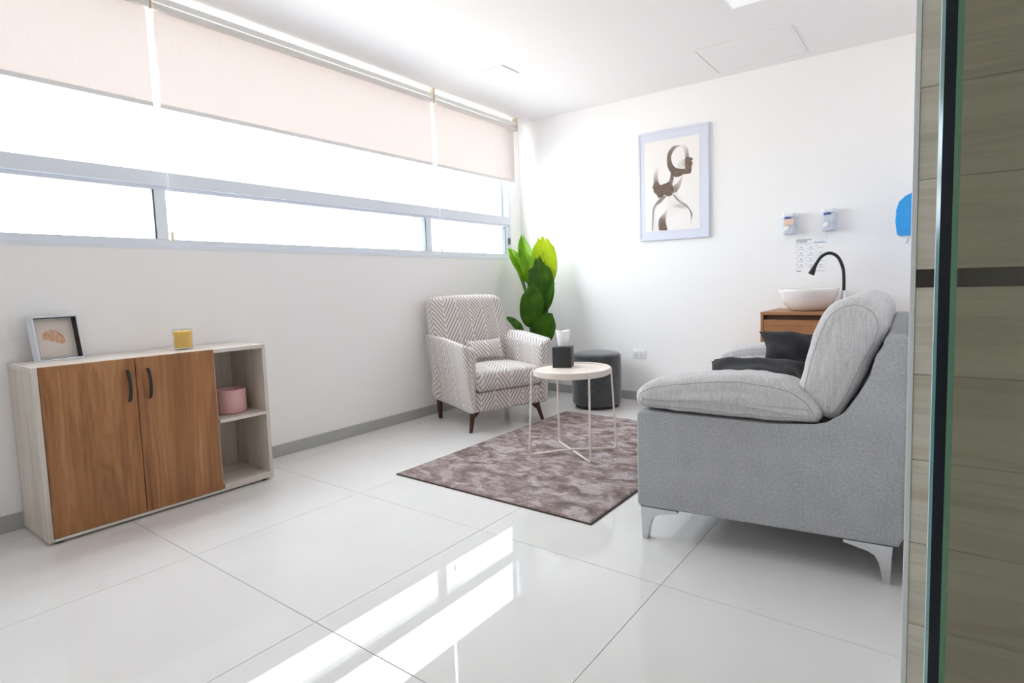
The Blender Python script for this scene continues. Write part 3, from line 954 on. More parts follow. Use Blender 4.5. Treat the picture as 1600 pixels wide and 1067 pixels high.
def leaf(tip, base, width, face, mat, fold=0.25, bend=0.05, notch=0.10, seed=0, curl=0.0, foot=None):
    """blade from base to tip, facing roughly along 'face', folded along the midrib"""
    tip, base = Vector(tip) - Vector(PL), Vector(base) - Vector(PL)
    ax = tip - base; Lg = ax.length; ax.normalize()
    nrm = Vector(face); nrm = (nrm - ax * nrm.dot(ax)).normalized()
    side = ax.cross(nrm).normalized()
    n, m = 26, 16
    bm = bmesh.new(); uv = bm.loops.layers.uv.verify()
    rnd = random.Random(seed)
    cuts = [rnd.uniform(-0.75, 0.75) for _ in range(3)]
    rows = []
    for i in range(n + 1):
        s = i / n
        wd = width / 2 * math.sin(PI * min(1.0, (0.012 + 0.915 * s) ** 0.80)) ** 0.60
        wd = max(wd, 0.004)
        row = []
        for j in range(m + 1):
            q = -1 + 2 * j / m
            ext = 0.0
            if s > 0.72:
                e = (s - 0.72) / 0.28
                jag = 0.55 + 0.9 * noise.noise(Vector((q * 4.2 + seed * 3.1, seed * 1.7, 0.5)))
                ext = -notch * e * (jag + 0.8 * q * q) * Lg * 0.9
            p = base + ax * (Lg * s + ext) + side * (q * wd)
            p += nrm * (fold * wd * abs(q) + bend * Lg * math.sin(PI * s) + curl * Lg * max(0, s - 0.6) ** 2 * 4 + 0.006 * noise.noise(Vector((q * 2 + seed, s * 6, 1))))
            row.append(bm.verts.new(p))
        rows.append(row)
    for i in range(n):
        for j in range(m):
            f = bm.faces.new((rows[i][j], rows[i + 1][j], rows[i + 1][j + 1], rows[i][j + 1]))
            for lp_, (a, b) in zip(f.loops, ((i, j), (i + 1, j), (i + 1, j + 1), (i, j + 1))):
                lp_[uv].uv = (b / m, a / n)
    o = mk('leaf', bm, mat, pl, smooth=True)
    md = o.modifiers.new('thickness', 'SOLIDIFY'); md.thickness = 0.0012; md.offset = 0
    bm = bmesh.new()
    mid_ = [base + ax * (Lg * s) + nrm * (bend * Lg * math.sin(PI * s) + curl * Lg * max(0, s - 0.6) ** 2 * 4 - 0.001) for s in [k / 10 for k in range(10)]]
    tube(bm, mid_, [0.0035 - 0.0028 * k / 9 for k in range(10)], 6)
    ft_ = Vector(foot) if foot else Vector((rnd.uniform(-0.03, 0.03), rnd.uniform(-0.03, 0.03), 0.22))
    p1 = base - ax * 0.08
    stalk = smooth_path([ft_, ft_.lerp(base, 0.45) + Vector((0, 0, 0.05)), ft_.lerp(base, 0.8), base], 24)
    tube(bm, stalk, [0.009 - 0.0055 * k / (len(stalk) - 1) for k in range(len(stalk))], 8)
    mk('leaf_stalk', bm, STEM, o, smooth=True)
    return o
CAMD = (0.60, -0.80, 0.0)
leaf((-3.165, 4.02, 1.515), (-3.070, 4.05, 1.03), 0.135, (0.35, -0.9, 0.1), LEAFM, 0.55, 0.03, 0.10, 1, curl=0.05)
leaf((-3.285, 3.95, 1.40), (-3.115, 4.05, 1.05), 0.11, (0.75, -0.6, 0.1), LEAFM, 0.5, 0.04, 0.10, 2, curl=-0.04)
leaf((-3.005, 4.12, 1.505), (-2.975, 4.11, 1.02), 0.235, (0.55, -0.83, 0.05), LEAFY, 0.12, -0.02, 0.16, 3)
leaf((-3.012, 4.05, 1.315), (-2.989, 4.06, 0.79), 0.245, (0.70, -0.70, 0.1), LEAFD, 0.2, 0.03, 0.14, 4)
leaf((-2.965, 3.90, 1.055), (-3.034, 3.95, 0.66), 0.215, (0.60, -0.80, 0.15), LEAFD, 0.16, 0.04, 0.10, 5)
leaf((-2.865, 4.10, 1.085), (-2.965, 4.06, 0.72), 0.17, (-0.42, -0.80, 0.1), LEAFD, 0.25, 0.03, 0.12, 6)
leaf((-2.815, 3.97, 0.80), (-3.00, 4.0, 0.50), 0.20, (0.25, -0.85, -0.35), LEAFD, 0.2, 0.05, 0.08, 7)
leaf((-3.395, 4.15, 1.27), (-3.175, 4.08, 0.90), 0.08, (0.9, 0.25, 0.1), LEAFD, 0.4, 0.03, 0.05, 8)
leaf((-3.400, 4.05, 0.745), (-3.225, 4.06, 0.58), 0.10, (0.5, -0.3, 0.8), LEAFD, 0.3, 0.06, 0.05, 9)
bm = bmesh.new()
lathe(bm, [(0, 0), (0.085, 0), (0.095, 0.01), (0.115, 0.24), (0.12, 0.25), (0.108, 0.25), (0.104, 0.22), (0, 0.22)], 40)
mk('pot', bm, plain('charcoal_pot', (70, 70, 72), 0.6), pl, smooth=True, angle=40)
bm = bmesh.new(); lathe(bm, [(0, 0.2205), (0.103, 0.2205), (0.098, 0.232), (0.06, 0.238), (0, 0.236)], 32)
mk('soil', bm, plain('soil', (60, 46, 36), 0.95, bump=(60, 0.6, 0.01)), pl, smooth=True)

# ------------------------------------------------------------------ ottoman
VELV = fabric('charcoal_velvet', (56, 57, 60), (84, 85, 89), 120, 0.8, 0.5, 0.12)
ot = thing('pouf', 'round charcoal velvet pouf against the end wall', 'pouf', (-2.405, 4.02, 0.0))
bm = bmesh.new()
prof = [(0, 0.028), (0.19, 0.028), (0.203, 0.034), (0.208, 0.05), (0.210, 0.15), (0.210, 0.30), (0.208, 0.425), (0.2045, 0.436)]
lathe(bm, prof, 72)
for v in bm.verts:
    d = noise.noise(v.co * 9) * 0.0025; q = Vector((v.co.x, v.co.y, 0))
    if q.length > 0.1: v.co += q.normalized() * d
mk('body', bm, VELV, ot, smooth=True)
bm = bmesh.new(); lathe(bm, [(0.2035, 0.434), (0.202, 0.442), (0.192, 0.452), (0.15, 0.459), (0.08, 0.462), (0, 0.463)], 72)
mk('seat_pad', bm, VELV, ot, smooth=True)
bm = bmesh.new(); tube(bm, [(0.205 * math.cos(2 * PI * k / 72), 0.205 * math.sin(2 * PI * k / 72), 0.4365) for k in range(72)], 0.0032, 6, closed=True)
mk('piping', bm, VELV, ot, smooth=True)
bm = bmesh.new(); lathe(bm, [(0, 0), (0.182, 0), (0.182, 0.028), (0, 0.028)], 48)
mk('plinth', bm, BLACK, ot, smooth=True, angle=40)

# ------------------------------------------------------------------ side table
TBL = plain('table_cream_enamel', (232, 222, 213), 0.45)
TRAYW = wood('tray_pale_wood', (232, 216, 204), (239, 226, 216), (244, 233, 224), axis=0, rough=0.4, bands=0.1)
tb = thing('side_table', 'round cream tray table with thin metal legs on the rug', 'side table', (-1.837, 2.780, 0.012))
zo = 0.012
TZ = 0.530 - zo
bm = bmesh.new()
lathe(bm, [(0.0, TZ - 0.030), (0.226, TZ - 0.030), (0.2345, TZ - 0.026), (0.2365, TZ + 0.006), (0.2345, TZ + 0.009), (0.2305, TZ + 0.006), (0.228, TZ - 0.004), (0.0, TZ - 0.004)], 80)
mk('tray', bm, TBL, tb, smooth=True, angle=35)
bm = bmesh.new(); lathe(bm, [(0, TZ - 0.004), (0.2275, TZ - 0.004), (0.2275, TZ - 0.0022), (0, TZ - 0.0022)], 72)
mk('tray_inlay', bm, TRAYW, tb, smooth=True, angle=35)
feet = {'A': (-2.036, 2.599), 'B': (-2.033, 2.91), 'C': (-1.635, 2.647), 'D': (-1.643, 2.966)}
loc = {k: Vector((x + 1.837, y - 2.780, 0)) for k, (x, y) in feet.items()}
R_ = 0.0062
def bent(a, b, lift):
    pts = []
    for (p, up) in ((loc[a], True), (loc[b], False)):
        d = p.normalized()
        top = d * 0.2435; top.z = TZ - 0.004
        bot = p.copy(); bot.z = 0.035
        cor = [p - d * 0.0 + Vector((0, 0, 0.035)), p * 0.985 + Vector((0, 0, 0.018)), p * 0.935 + Vector((0, 0, 0.0085 + lift))]
        seq = [top, top.lerp(bot, 0.5), bot + Vector((0, 0, 0.02))] + cor
        pts.append(seq)
    return pts[0], list(reversed(pts[1]))
for (a, b, lift) in (('B', 'C', 0.0), ('A', 'D', 0.0)):
    s0, s1 = bent(a, b, lift)
    for seq in (s0, list(reversed(s1))):
        bm = bmesh.new(); tube(bm, smooth_path(seq, 30), R_, 8)
        mk('leg', bm, TBL, tb, smooth=True)
    e0, e1 = s0[-1], s1[0]
    bm = bmesh.new()
    h = 0.0125 if a == 'A' else 0.0
    tube(bm, [e0, e0.lerp(e1, 0.3) + Vector((0, 0, h * 0.7)), e0.lerp(e1, 0.5) + Vector((0, 0, h)), e0.lerp(e1, 0.7) + Vector((0, 0, h * 0.7)), e1], R_, 8)
    mk('floor_bar', bm, TBL, tb, smooth=True)
for k in 'ABCD':
    d = loc[k].normalized()
    bm = bmesh.new()
    p = d * 0.228; q = d * 0.249
    tube(bm, [(p.x, p.y, TZ - 0.014), (q.x, q.y, TZ - 0.014)], 0.0042, 8)
    box(bm, -0.012, 0.012, -0.006, 0.006, TZ - 0.040, TZ - 0.030, M=Matrix.Translation((d.x * 0.212, d.y * 0.212, 0)) @ Matrix.Rotation(math.atan2(d.y, d.x), 4, 'Z'))
    mk('screw', bm, BLACK, tb, label='black fixing screw')

# tissue box on the tray
BOXM = plain('tissue_box_black', (36, 38, 40), 0.5)
tz0 = 0.530 - 0.0022
tbx = thing('tissue_box', 'black cube tissue box on the round table', 'tissue box', (-1.945, 2.850, tz0), math.radians(24))
bm = bmesh.new()
hb, hh = 0.058, 0.128
box(bm, -hb, hb, -hb, hb, 0, hh, 0.002, 2)
mk('box', bm, BOXM, tbx, smooth=True, angle=40)
bm = bmesh.new(); lathe(bm, [(0, hh), (0.030, hh), (0.030, hh + 0.0012), (0, hh + 0.0012)], 32)
mk('opening', bm, plain('slot_dark', (16, 16, 16), 0.8), tbx)
bm = bmesh.new()
rows = []
for i in range(9):
    s = i / 8; ring = []
    for k in range(28):
        th = 2 * PI * k / 28
        rr = 0.026 + 0.014 * s + 0.004 * s * math.sin(3 * th + 1.0) + 0.002 * s * math.sin(7 * th)
        zz = hh + 0.0012 + 0.098 * s + (0.005 * math.sin(2 * th + 0.6) * s if i > 5 else 0)
        ring.append(bm.verts.new((rr * math.cos(th) * 1.1, rr * math.sin(th) * 0.55, zz)))
    rows.append(ring)
for A_, B_ in zip(rows, rows[1:]):
    for k in range(28): bm.faces.new((A_[k], A_[(k + 1) % 28], B_[(k + 1) % 28], B_[k]))
inner = [bm.verts.new((v.co.x * 0.5, v.co.y * 0.4, v.co.z - 0.02)) for v in rows[-1]]
for k in range(28): bm.faces.new((rows[-1][k], rows[-1][(k + 1) % 28], inner[(k + 1) % 28], inner[k]))
bm.faces.new(inner)
mk('tissue', bm, plain('tissue_paper', (246, 246, 246), 0.9), tbx, smooth=True, label='white tissue sticking out of the slot')

# ------------------------------------------------------------------ sofa
SOFA = fabric('grey_sofa_weave', (146, 147, 150), (194, 195, 198), 620, 0.95, 0.1, 0.3)
CUSH = fabric('light_grey_cushion_weave', (176, 175, 176), (220, 218, 218), 620, 0.95, 0.12, 0.3, streak=(180, 60, 14))
CHROME = plain('brushed_steel', (206, 208, 210), 0.28, metal=0.9)
SL = 1.36
sofa = thing('sofa', 'light grey two-seat fabric sofa seen from its side along the partition', 'sofa', (-1.0, 1.985, 0.0), math.atan2(0.126, 0.992))
side_prof = [(0.0, 0.135), (0.912, 0.135), (0.928, 0.17), (0.930, 0.838), (0.918, 0.852), (0.872, 0.852), (0.858, 0.832), (0.847, 0.780), (0.818, 0.712), (0.783, 0.641), (0.748, 0.585), (0.722, 0.553), (0.695, 0.533), (0.655, 0.523), (0.5, 0.522), (0.2, 0.527), (0.012, 0.532), (-0.006, 0.518), (-0.008, 0.15)]
AW = 0.20
for v0 in (0.0, SL - AW):
    bm = bmesh.new(); prism(bm, side_prof, v0, v0 + AW, 'y', bevel=0.012)
    mk('arm', bm, SOFA, sofa, smooth=True, angle=35)
bm = bmesh.new()
prism(bm, [(0.74, 0.135), (0.912, 0.135), (0.928, 0.17), (0.930, 0.838), (0.918, 0.852), (0.872, 0.852), (0.858, 0.832), (0.80, 0.50), (0.74, 0.40)], AW - 0.012, SL - AW + 0.012, 'y')
mk('back_frame', bm, SOFA, sofa, smooth=True, angle=35)
mk('seat_base', B(0.0, 0.76, AW - 0.005, SL - AW + 0.005, 0.138, 0.30, 0.012, 3), SOFA, sofa, smooth=True, angle=40)
# seat cushions
mid = SL / 2
seatloop = smooth_loop([(-0.012, 0.37), (0.004, 0.43), (0.06, 0.462), (0.35, 0.472), (0.66, 0.455), (0.70, 0.38), (0.66, 0.312), (0.35, 0.302), (0.06, 0.304), (0.0, 0.32)], 56)
for (a, b) in ((AW + 0.002, mid - 0.001), (mid + 0.001, SL - AW - 0.002)):
    bm = bmesh.new(); puffy(bm, seatloop, a, b, 0.035, 6, 6, 0.006, 0.003, 10, seed=a)
    mk('seat_cushion', bm, CUSH, sofa, smooth=True)
# padded arm cushions with two seams
armloop = smooth_loop([(-0.014, 0.575), (-0.010, 0.612), (0.040, 0.644), (0.17, 0.670), (0.385, 0.690), (0.540, 0.676), (0.628, 0.634), (0.668, 0.575), (0.664, 0.545), (0.640, 0.530), (0.50, 0.524), (0.27, 0.530), (0.05, 0.536), (0.0, 0.548)], 96)
def seam(par, rings, idx, ax_off, mat, name='seam'):
    bm = bmesh.new()
    tube(bm, [Vector(p) + Vector((0, ax_off, 0)) for p in rings[idx]], 0.0012, 5, closed=True)
    mk(name, bm, mat, par, smooth=True)
SEAM = plain('seam_thread', (150, 148, 150), 0.9)
for k, (a, b) in enumerate(((-0.014, AW + 0.015), (SL - AW - 0.015, SL + 0.014))):
    bm = bmesh.new()
    rg = puffy(bm, armloop, a, b, 0.062, 10, 8, 0.0, 0.0055, 22, seed=2.0 + k)
    co = [[v.co.copy() for v in r] for r in rg]
    o = mk('arm_cushion', bm, CUSH, sofa, smooth=True)
    ROOTM[o.name] = Matrix.Identity(4)
    seam(o, co, 4, 0.0, SEAM); seam(o, co, len(co) - 5, 0.0, SEAM)
# back cushions, leaning on the frame
backloop = smooth_loop([(0.592, 0.655), (0.604, 0.715), (0.622, 0.785), (0.640, 0.855), (0.668, 0.918), (0.706, 0.950), (0.750, 0.966), (0.795, 0.964), (0.838, 0.938), (0.860, 0.890), (0.850, 0.830), (0.815, 0.745), (0.775, 0.655), (0.735, 0.575), (0.710, 0.549), (0.675, 0.550), (0.640, 0.580), (0.605, 0.615)], 96)
for k, (a, b) in enumerate(((0.028, mid - 0.001), (mid + 0.001, SL - 0.028))):
    bm = bmesh.new()
    rg = puffy(bm, backloop, a, b, 0.055, 10, 10, 0.010, 0.006, 11, seed=5.0 + 3 * k)
    co = [[v.co.copy() for v in r] for r in rg]
    o = mk('back_cushion', bm, CUSH, sofa, smooth=True)
    ROOTM[o.name] = Matrix.Identity(4)
    seam(o, co, 4, 0.0, SEAM); seam(o, co, len(co) - 5, 0.0, SEAM)
# steel legs: flat plate running into a tapered foot
def sofa_leg(u0, d, v):
    bm = bmesh.new()
    pr = [(0, 0.134), (0.150, 0.134), (0.150, 0.124), (0.075, 0.108), (0.052, 0.096), (0.040, 0.074), (0.034, 0.045), (0.028, 0.0), (0.006, 0.0)]
    prism(bm, [(u0 + d * p[0], p[1]) for p in pr], v, v + 0.030, 'y', bevel=0.001)
    mk('leg', bm, CHROME, sofa, smooth=True, angle=30)
for v in (0.004, SL - 0.034):
    sofa_leg(0.006, 1, v); sofa_leg(0.895, -1, v)
# scatter cushions lying on the seat
DARK = fabric('charcoal_chenille', (24, 24, 26), (54, 54, 57), 420, 0.95, 0.12, 0.5)
SM = Matrix.Translation((-1.0, 1.985, 0)) @ Matrix.Rotation(math.atan2(0.126, 0.992), 4, 'Z')
def scatter(name, label, w, h, t, loc, rx, rz, seed, ry=0.0):
    bm = bmesh.new(); pillow(bm, w, h, t, 24, 0.36, 0.012, seed)
    o = mk(name, bm, DARK, smooth=True)
    o.matrix_world = SM @ Matrix.Translation(loc) @ Matrix.Rotation(rz, 4, 'Z') @ Matrix.Rotation(ry, 4, 'Y') @ Matrix.Rotation(rx, 4, 'X')
    tag(o, label, 'cushion', 'charcoal scatter cushions on the sofa')
scatter('scatter_cushion', 'charcoal cushion lying low behind the near sofa arm', 0.45, 0.36, 0.17, (0.385, 0.50, 0.578), math.radians(-68), math.radians(4), 1.0)
scatter('scatter_cushion', 'charcoal cushion standing upright further along the sofa, one corner up', 0.42, 0.35, 0.16, (0.55, 0.95, 0.632), math.radians(-50), math.radians(8), 4.0, math.radians(5))

for o in list(bpy.data.objects):
    p = o.parent
    if p is not None and (p == sofa or p.parent == sofa) and o.type == 'MESH':
        for v in o.data.vertices: v.co.x += 0.088 * v.co.y          # long axis runs along the partition

# ------------------------------------------------------------------ washbasin corner
VAN = wood('vanity_oak', (140, 92, 56), (168, 116, 74), (190, 140, 98), axis=0, rough=0.45, bands=0.3)
VANZ = wood('vanity_oak_side', (140, 92, 56), (168, 116, 74), (190, 140, 98), axis=2, rough=0.45, bands=0.3)
va = thing('vanity_cabinet', 'brown wood washbasin cabinet with a grooved drawer behind the sofa', 'cabinet', (-0.61, 4.12, 0))
vx0, vx1, vy0, vy1 = -1.01, -0.40, 3.875, YB - 0.012
mk('top', B(vx0, vx1, vy0 - 0.004, vy1, 0.799, 0.817, 0.001, 1), VAN, va, world=True)
mk('side_panel', B(vx0, vx0 + 0.018, vy0, vy1, 0.08, 0.799), VANZ, va, world=True)
mk('side_panel', B(vx1 - 0.018, vx1, vy0, vy1, 0.08, 0.799), VANZ, va, world=True)
mk('back_panel', B(vx0 + 0.018, vx1 - 0.018, vy1 - 0.012, vy1, 0.08, 0.799), VAN, va, world=True)
mk('bottom_panel', B(vx0 + 0.018, vx1 - 0.018, vy0, vy1 - 0.012, 0.08, 0.098), VAN, va, world=True)
mk('finger_groove', B(vx0 + 0.018, vx1 - 0.018, vy0 + 0.03, vy0 + 0.036, 0.745, 0.799), plain('groove_dark_wood', (84, 52, 32), 0.6), va, world=True, label='recessed dark finger groove')
mk('drawer', B(vx0 + 0.020, vx1 - 0.020, vy0 + 0.001, vy0 + 0.019, 0.43, 0.766, 0.001, 1), VAN, va, world=True)
mk('drawer', B(vx0 + 0.020, vx1 - 0.020, vy0 + 0.001, vy0 + 0.019, 0.100, 0.425, 0.001, 1), VAN, va, world=True)
mk('plinth', B(vx0 + 0.03, vx1 - 0.03, vy0 + 0.05, vy1 - 0.02, 0.0, 0.08), BLACK, va, world=True)

SANI = plain('white_ceramic', (240, 236, 234), 0.12, coat=0.3)
bm = bmesh.new()
lathe(bm, [(0, 0.0), (0.095, 0.0), (0.115, 0.006), (0.150, 0.040), (0.176, 0.085), (0.190, 0.130), (0.194, 0.146), (0.191, 0.149), (0.187, 0.146), (0.180, 0.120), (0.160, 0.070), (0.120, 0.030), (0.06, 0.016), (0, 0.014)], 72)
sk = mk('vessel_sink', bm, SANI, smooth=True)
sk.location = (-0.752, 4.115, 0.817)
tag(sk, 'round white ceramic vessel basin on the wood cabinet', 'sink')

fc = thing('faucet', 'black flexible gooseneck tap with chrome foot beside the basin', 'faucet', (-0.535, 4.13, 0.817))
bm = bmesh.new(); lathe(bm, [(0, 0), (0.026, 0), (0.026, 0.006), (0.019, 0.012), (0.018, 0.09), (0.015, 0.10), (0.0135, 0.135), (0, 0.135)], 28)
mk('body', bm, plain('chrome', (220, 222, 226), 0.12, metal=1.0), fc, smooth=True, angle=40)
bm = bmesh.new(); tube(bm, [(0.016, 0, 0.07), (0.045, -0.01, 0.078), (0.075, -0.02, 0.10)], [0.006, 0.005, 0.004], 8)
mk('lever', bm, MATS['chrome'], fc, smooth=True)
neck = smooth_path([(0, 0, 0.13), (0.0, 0, 0.22), (-0.008, 0, 0.29), (-0.040, 0, 0.360), (-0.090, 0, 0.386), (-0.138, 0, 0.366), (-0.172, 0, 0.318)], 48)
bm = bmesh.new(); tube(bm, neck, 0.0105, 14)
mk('neck', bm, plain('black_rubber', (18, 17, 18), 0.5), fc, smooth=True)
bm = bmesh.new(); tube(bm, [(-0.166, 0, 0.328), (-0.180, 0, 0.302), (-0.190, 0, 0.278), (-0.202, 0, 0.250), (-0.2035, 0, 0.247)], [0.0105, 0.0125, 0.0165, 0.0215, 0.019], 20)
mk('spray_head', bm, MATS['black_rubber'], fc, smooth=True, angle=40)

# soap dispensers on the end wall
DISP = plain('dispenser_translucent_grey', (206, 211, 224), 0.25, coat=0.3)
DWH = plain('dispenser_white', (232, 233, 238), 0.35)
LOGO = plain('logo_blue', (36, 84, 176), 0.5)
def dispenser(cx, cz, fill, label):
    t = thing('soap_dispenser', label, 'dispenser', (cx, YB, cz - 0.075), group='soap dispensers on the end wall')
    w_, d_ = 0.098, 0.085
    y1 = YB; 
    def rounded(z0, z1, inset=0.0, dd=d_):
        bm = bmesh.new()
        pts = [(cx - w_ / 2 + inset, y1), (cx - w_ / 2 + inset, y1 - dd + 0.02), (cx - w_ / 2 + 0.02, y1 - dd + inset), (cx + w_ / 2 - 0.02, y1 - dd + inset), (cx + w_ / 2 - inset, y1 - dd + 0.02), (cx + w_ / 2 - inset, y1)]
        prism(bm, pts, z0, z1, 'z', bevel=0.004); return bm
    mk('cap', rounded(cz + 0.048, cz + 0.075), DWH, t, world=True, smooth=True, angle=40)
    mk('tank', rounded(cz - 0.025, cz + 0.048, 0.002, d_ - 0.003), DISP, t, world=True, smooth=True, angle=40)
    if fill:
        mk('soap_window', B(cx - 0.03, cx + 0.036, y1 - d_ - 0.001, y1 - d_ + 0.004, cz - 0.012, cz + 0.032, 0.001, 1), fill, t, world=True, label='peach soap seen through the front')
    mk('lower_body', rounded(cz - 0.075, cz - 0.025, 0.001), DISP, t, world=True, smooth=True, angle=40)
    bm = bmesh.new(); lathe(bm, [(0, 0), (0.017, 0), (0.019, 0.004), (0.015, 0.009), (0, 0.010)], 24)
    bm.transform(Matrix.Translation((cx - 0.012, y1 - d_ + 0.001, cz - 0.036)) @ Matrix.Rotation(PI / 2, 4, 'X'))
    mk('push_button', bm, WHITE, t, world=True, smooth=True, angle=40)
    cu = bpy.data.curves.new('logo', 'FONT'); cu.body = 'elite'; cu.size = 0.026; cu.shear = 0.35; cu.extrude = 0.0004; cu.offset = 0.0008
    cu.align_x = 'CENTER'
    tmp = bpy.data.objects.new('tmp', cu); COL.objects.link(tmp)
    bpy.context.view_layer.update()
    me = bpy.data.meshes.new_from_object(tmp.evaluated_get(bpy.context.evaluated_depsgraph_get()))
    bpy.data.objects.remove(tmp)
    lo = bpy.data.objects.new('logo', me); COL.objects.link(lo); me.materials.clear(); me.materials.append(LOGO)
    lo.parent = t
    lo.matrix_local = ROOTM[t.name].inverted() @ Matrix.Translation((cx - 0.008, y1 - d_ - 0.0015, cz + 0.033)) @ Matrix.Rotation(PI / 2, 4, 'X')
    lo['label'] = 'small slanted blue logo'
PEACH = plain('peach_soap', (238, 206, 186), 0.35)
dispenser(-0.925, 1.437, PEACH, 'wall soap dispenser with peach-coloured soap, above the notice')
dispenser(-0.662, 1.445, None, 'wall soap dispenser with clear bluish gel, right of the notice')

# notice
PAPW = plain('notice_paper', (244, 244, 246), 0.7)
INK = plain('notice_ink', (104, 106, 112), 0.8)
INKL = plain('notice_ink_pale', (196, 198, 206), 0.8)
INKR = plain('notice_ink_red', (224, 168, 164), 0.8)
INKB = plain('notice_ink_blue', (120, 128, 176), 0.8)
nt = thing('notice', 'white printed hand-washing notice taped above the basin', 'notice', (-0.785, YB, 1.075))
nx0, nx1, nz0, nz1 = -0.893, -0.677, 1.075, 1.353
mk('sheet', B(nx0, nx1, YB - 0.0012, YB, nz0, nz1), PAPW, nt, world=True)
yy0, yy1 = YB - 0.0017, YB - 0.0012
def bars(name, mat, rects):
    bm = bmesh.new()
    for (a, b, c, d) in rects:
        box(bm, nx0 + a, nx0 + b, yy0, yy1, nz1 - d, nz1 - c)
    mk(name, bm, mat, nt, world=True, kind='stuff')
rn = random.Random(3)
def words_line(x0, x1, z, h):
    out = []; x = x0
    while x < x1 - 0.004:
        w_ = rn.uniform(0.006, 0.018); out.append((x, min(x + w_, x1), z, z + h)); x += w_ + 0.003
    return out
bars('heading', INK, words_line(0.008, 0.108, 0.033, 0.007) + words_line(0.008, 0.082, 0.046, 0.007))
bars('subheading', INKL, words_line(0.008, 0.06, 0.020, 0.003) + words_line(0.008, 0.120, 0.060, 0.003) + words_line(0.008, 0.10, 0.066, 0.003))
bars('column_heading', INKB, words_line(0.128, 0.205, 0.056, 0.006))
body = []
for r in range(4):
    for c in range(3):
        xa = 0.010 + 0.066 * c; za = 0.082 + 0.043 * r
        if c == 2 and r == 0: continue
        body += [(xa + 0.022, xa + 0.040, za + 0.004, za + 0.012)]
        body += words_line(xa + 0.004, xa + 0.054, za + 0.019, 0.003) + words_line(xa + 0.010, xa + 0.048, za + 0.025, 0.003)
body += words_line(0.132, 0.205, 0.262, 0.004)
bars('body_text', INKL, body)
bars('step_marks', INK, [(0.008 + 0.066 * c, 0.013 + 0.066 * c, 0.078 + 0.043 * r, 0.084 + 0.043 * r) for r in range(4) for c in range(3)] + [(0.008, 0.040, 0.260, 0.265)])
bars('red_text', INKR, words_line(0.15, 0.19, 0.096, 0.004))

# paper towel dispenser on the partition
TOWB = Nodes('blue_clear_plastic')
TOWB.b.inputs['Base Color'].default_value = lin((40, 164, 244)); TOWB.b.inputs['Roughness'].default_value = 0.08
TOWB.b.inputs['Coat Weight'].default_value = 0.5
TOWB.b.inputs['Transmission Weight'].default_value = 0.15
TOWB = TOWB.m
td = thing('paper_towel_dispenser', 'glossy blue paper towel dispenser on the partition, half hidden by the trim', 'dispenser', (XR, 3.98, 1.26))
ty0, ty1 = 3.86, 4.14
prof = [(XR - 0.012, 1.275), (XR - 0.150, 1.275), (XR - 0.165, 1.285), (XR - 0.174, 1.36), (XR - 0.172, 1.43), (XR - 0.158, 1.475), (XR - 0.125, 1.507), (XR - 0.080, 1.527), (XR - 0.012, 1.535)]
bm = bmesh.new(); prism(bm, prof, ty0, ty1, 'y', bevel=0.006)
mk('cover', bm, TOWB, td, world=True, smooth=True, angle=35)
mk('back_plate', B(XR - 0.012, XR, ty0 + 0.005, ty1 - 0.005, 1.272, 1.53, 0.002, 1), WHITE, td, world=True)
bm = bmesh.new()
prism(bm, [(XR - 0.11, 1.2755), (XR - 0.108, 1.2755), (XR - 0.112, 1.255), (XR - 0.120, 1.236), (XR - 0.122, 1.236), (XR - 0.114, 1.255)], ty0 + 0.01, ty1 - 0.03, 'y')
mk('paper_towel', bm, plain('towel_paper', (246, 246, 246), 0.9), td, world=True)

# wall socket
so = thing('wall_socket', 'white horizontal wall socket plate low on the end wall', 'socket', (-2.177, YB, 0.411))
mk('plate', B(-2.240, -2.114, YB - 0.008, YB, 0.372, 0.448, 0.003, 2), WHITE, so, world=True, smooth=True, angle=40)
for k in (-1, 1):
    cxk = -2.177 + 0.026 * k
    f = mk('outlet', B(cxk - 0.021, cxk + 0.021, YB - 0.0105, YB - 0.008, 0.392, 0.428, 0.001, 1), plain('socket_face', (228, 228, 232), 0.4), so, world=True)
    ROOTM[f.name] = ROOTM[so.name]
    bm = bmesh.new()
    for (a, b, c, d) in ((-0.008, -0.0065, 0.408, 0.420), (0.0065, 0.008, 0.408, 0.420), (-0.002, 0.002, 0.397, 0.403)):
        box(bm, cxk + a, cxk + b, YB - 0.0109, YB - 0.0105, c, d)
    mk('slot', bm, plain('socket_slot', (120, 120, 124), 0.6), f, world=True)

# ------------------------------------------------------------------ framed print on the end wall
pa = thing('wall_picture', 'tall pale framed print of two brown ink profiles on the end wall', 'picture', (-1.847, YB, 1.385))
px0, px1, pz0, pz1 = -2.150, -1.536, 1.386, 2.276
bm = bmesh.new()
FRL = plain('picture_frame_pale_blue', (214, 219, 233), 0.45)
fo = 0.018
for (a, b, c, d) in ((px0, px1, pz0, pz0 + fo), (px0, px1, pz1 - fo, pz1), (px0, px0 + fo, pz0 + fo, pz1 - fo), (px1 - fo, px1, pz0 + fo, pz1 - fo)):
    box(bm, a, b, YB - 0.030, YB, c, d, 0.001, 1)
mk('frame', bm, FRL, pa, world=True)
mk('mat', B(px0 + fo, px1 - fo, YB - 0.026, YB, pz0 + fo, pz1 - fo), plain('picture_mat_pale_blue', (216, 220, 234), 0.6), pa, world=True)
qx0, qx1, qz0, qz1 = px0 + 0.062, px1 - 0.074, pz0 + 0.074, pz1 - 0.078
pr = mk('print', B(qx0, qx1, YB - 0.0275, YB - 0.026, qz0, qz1), plain('picture_paper', (240, 236, 234), 0.7), pa, world=True)
ROOTM[pr.name] = ROOTM[pa.name]
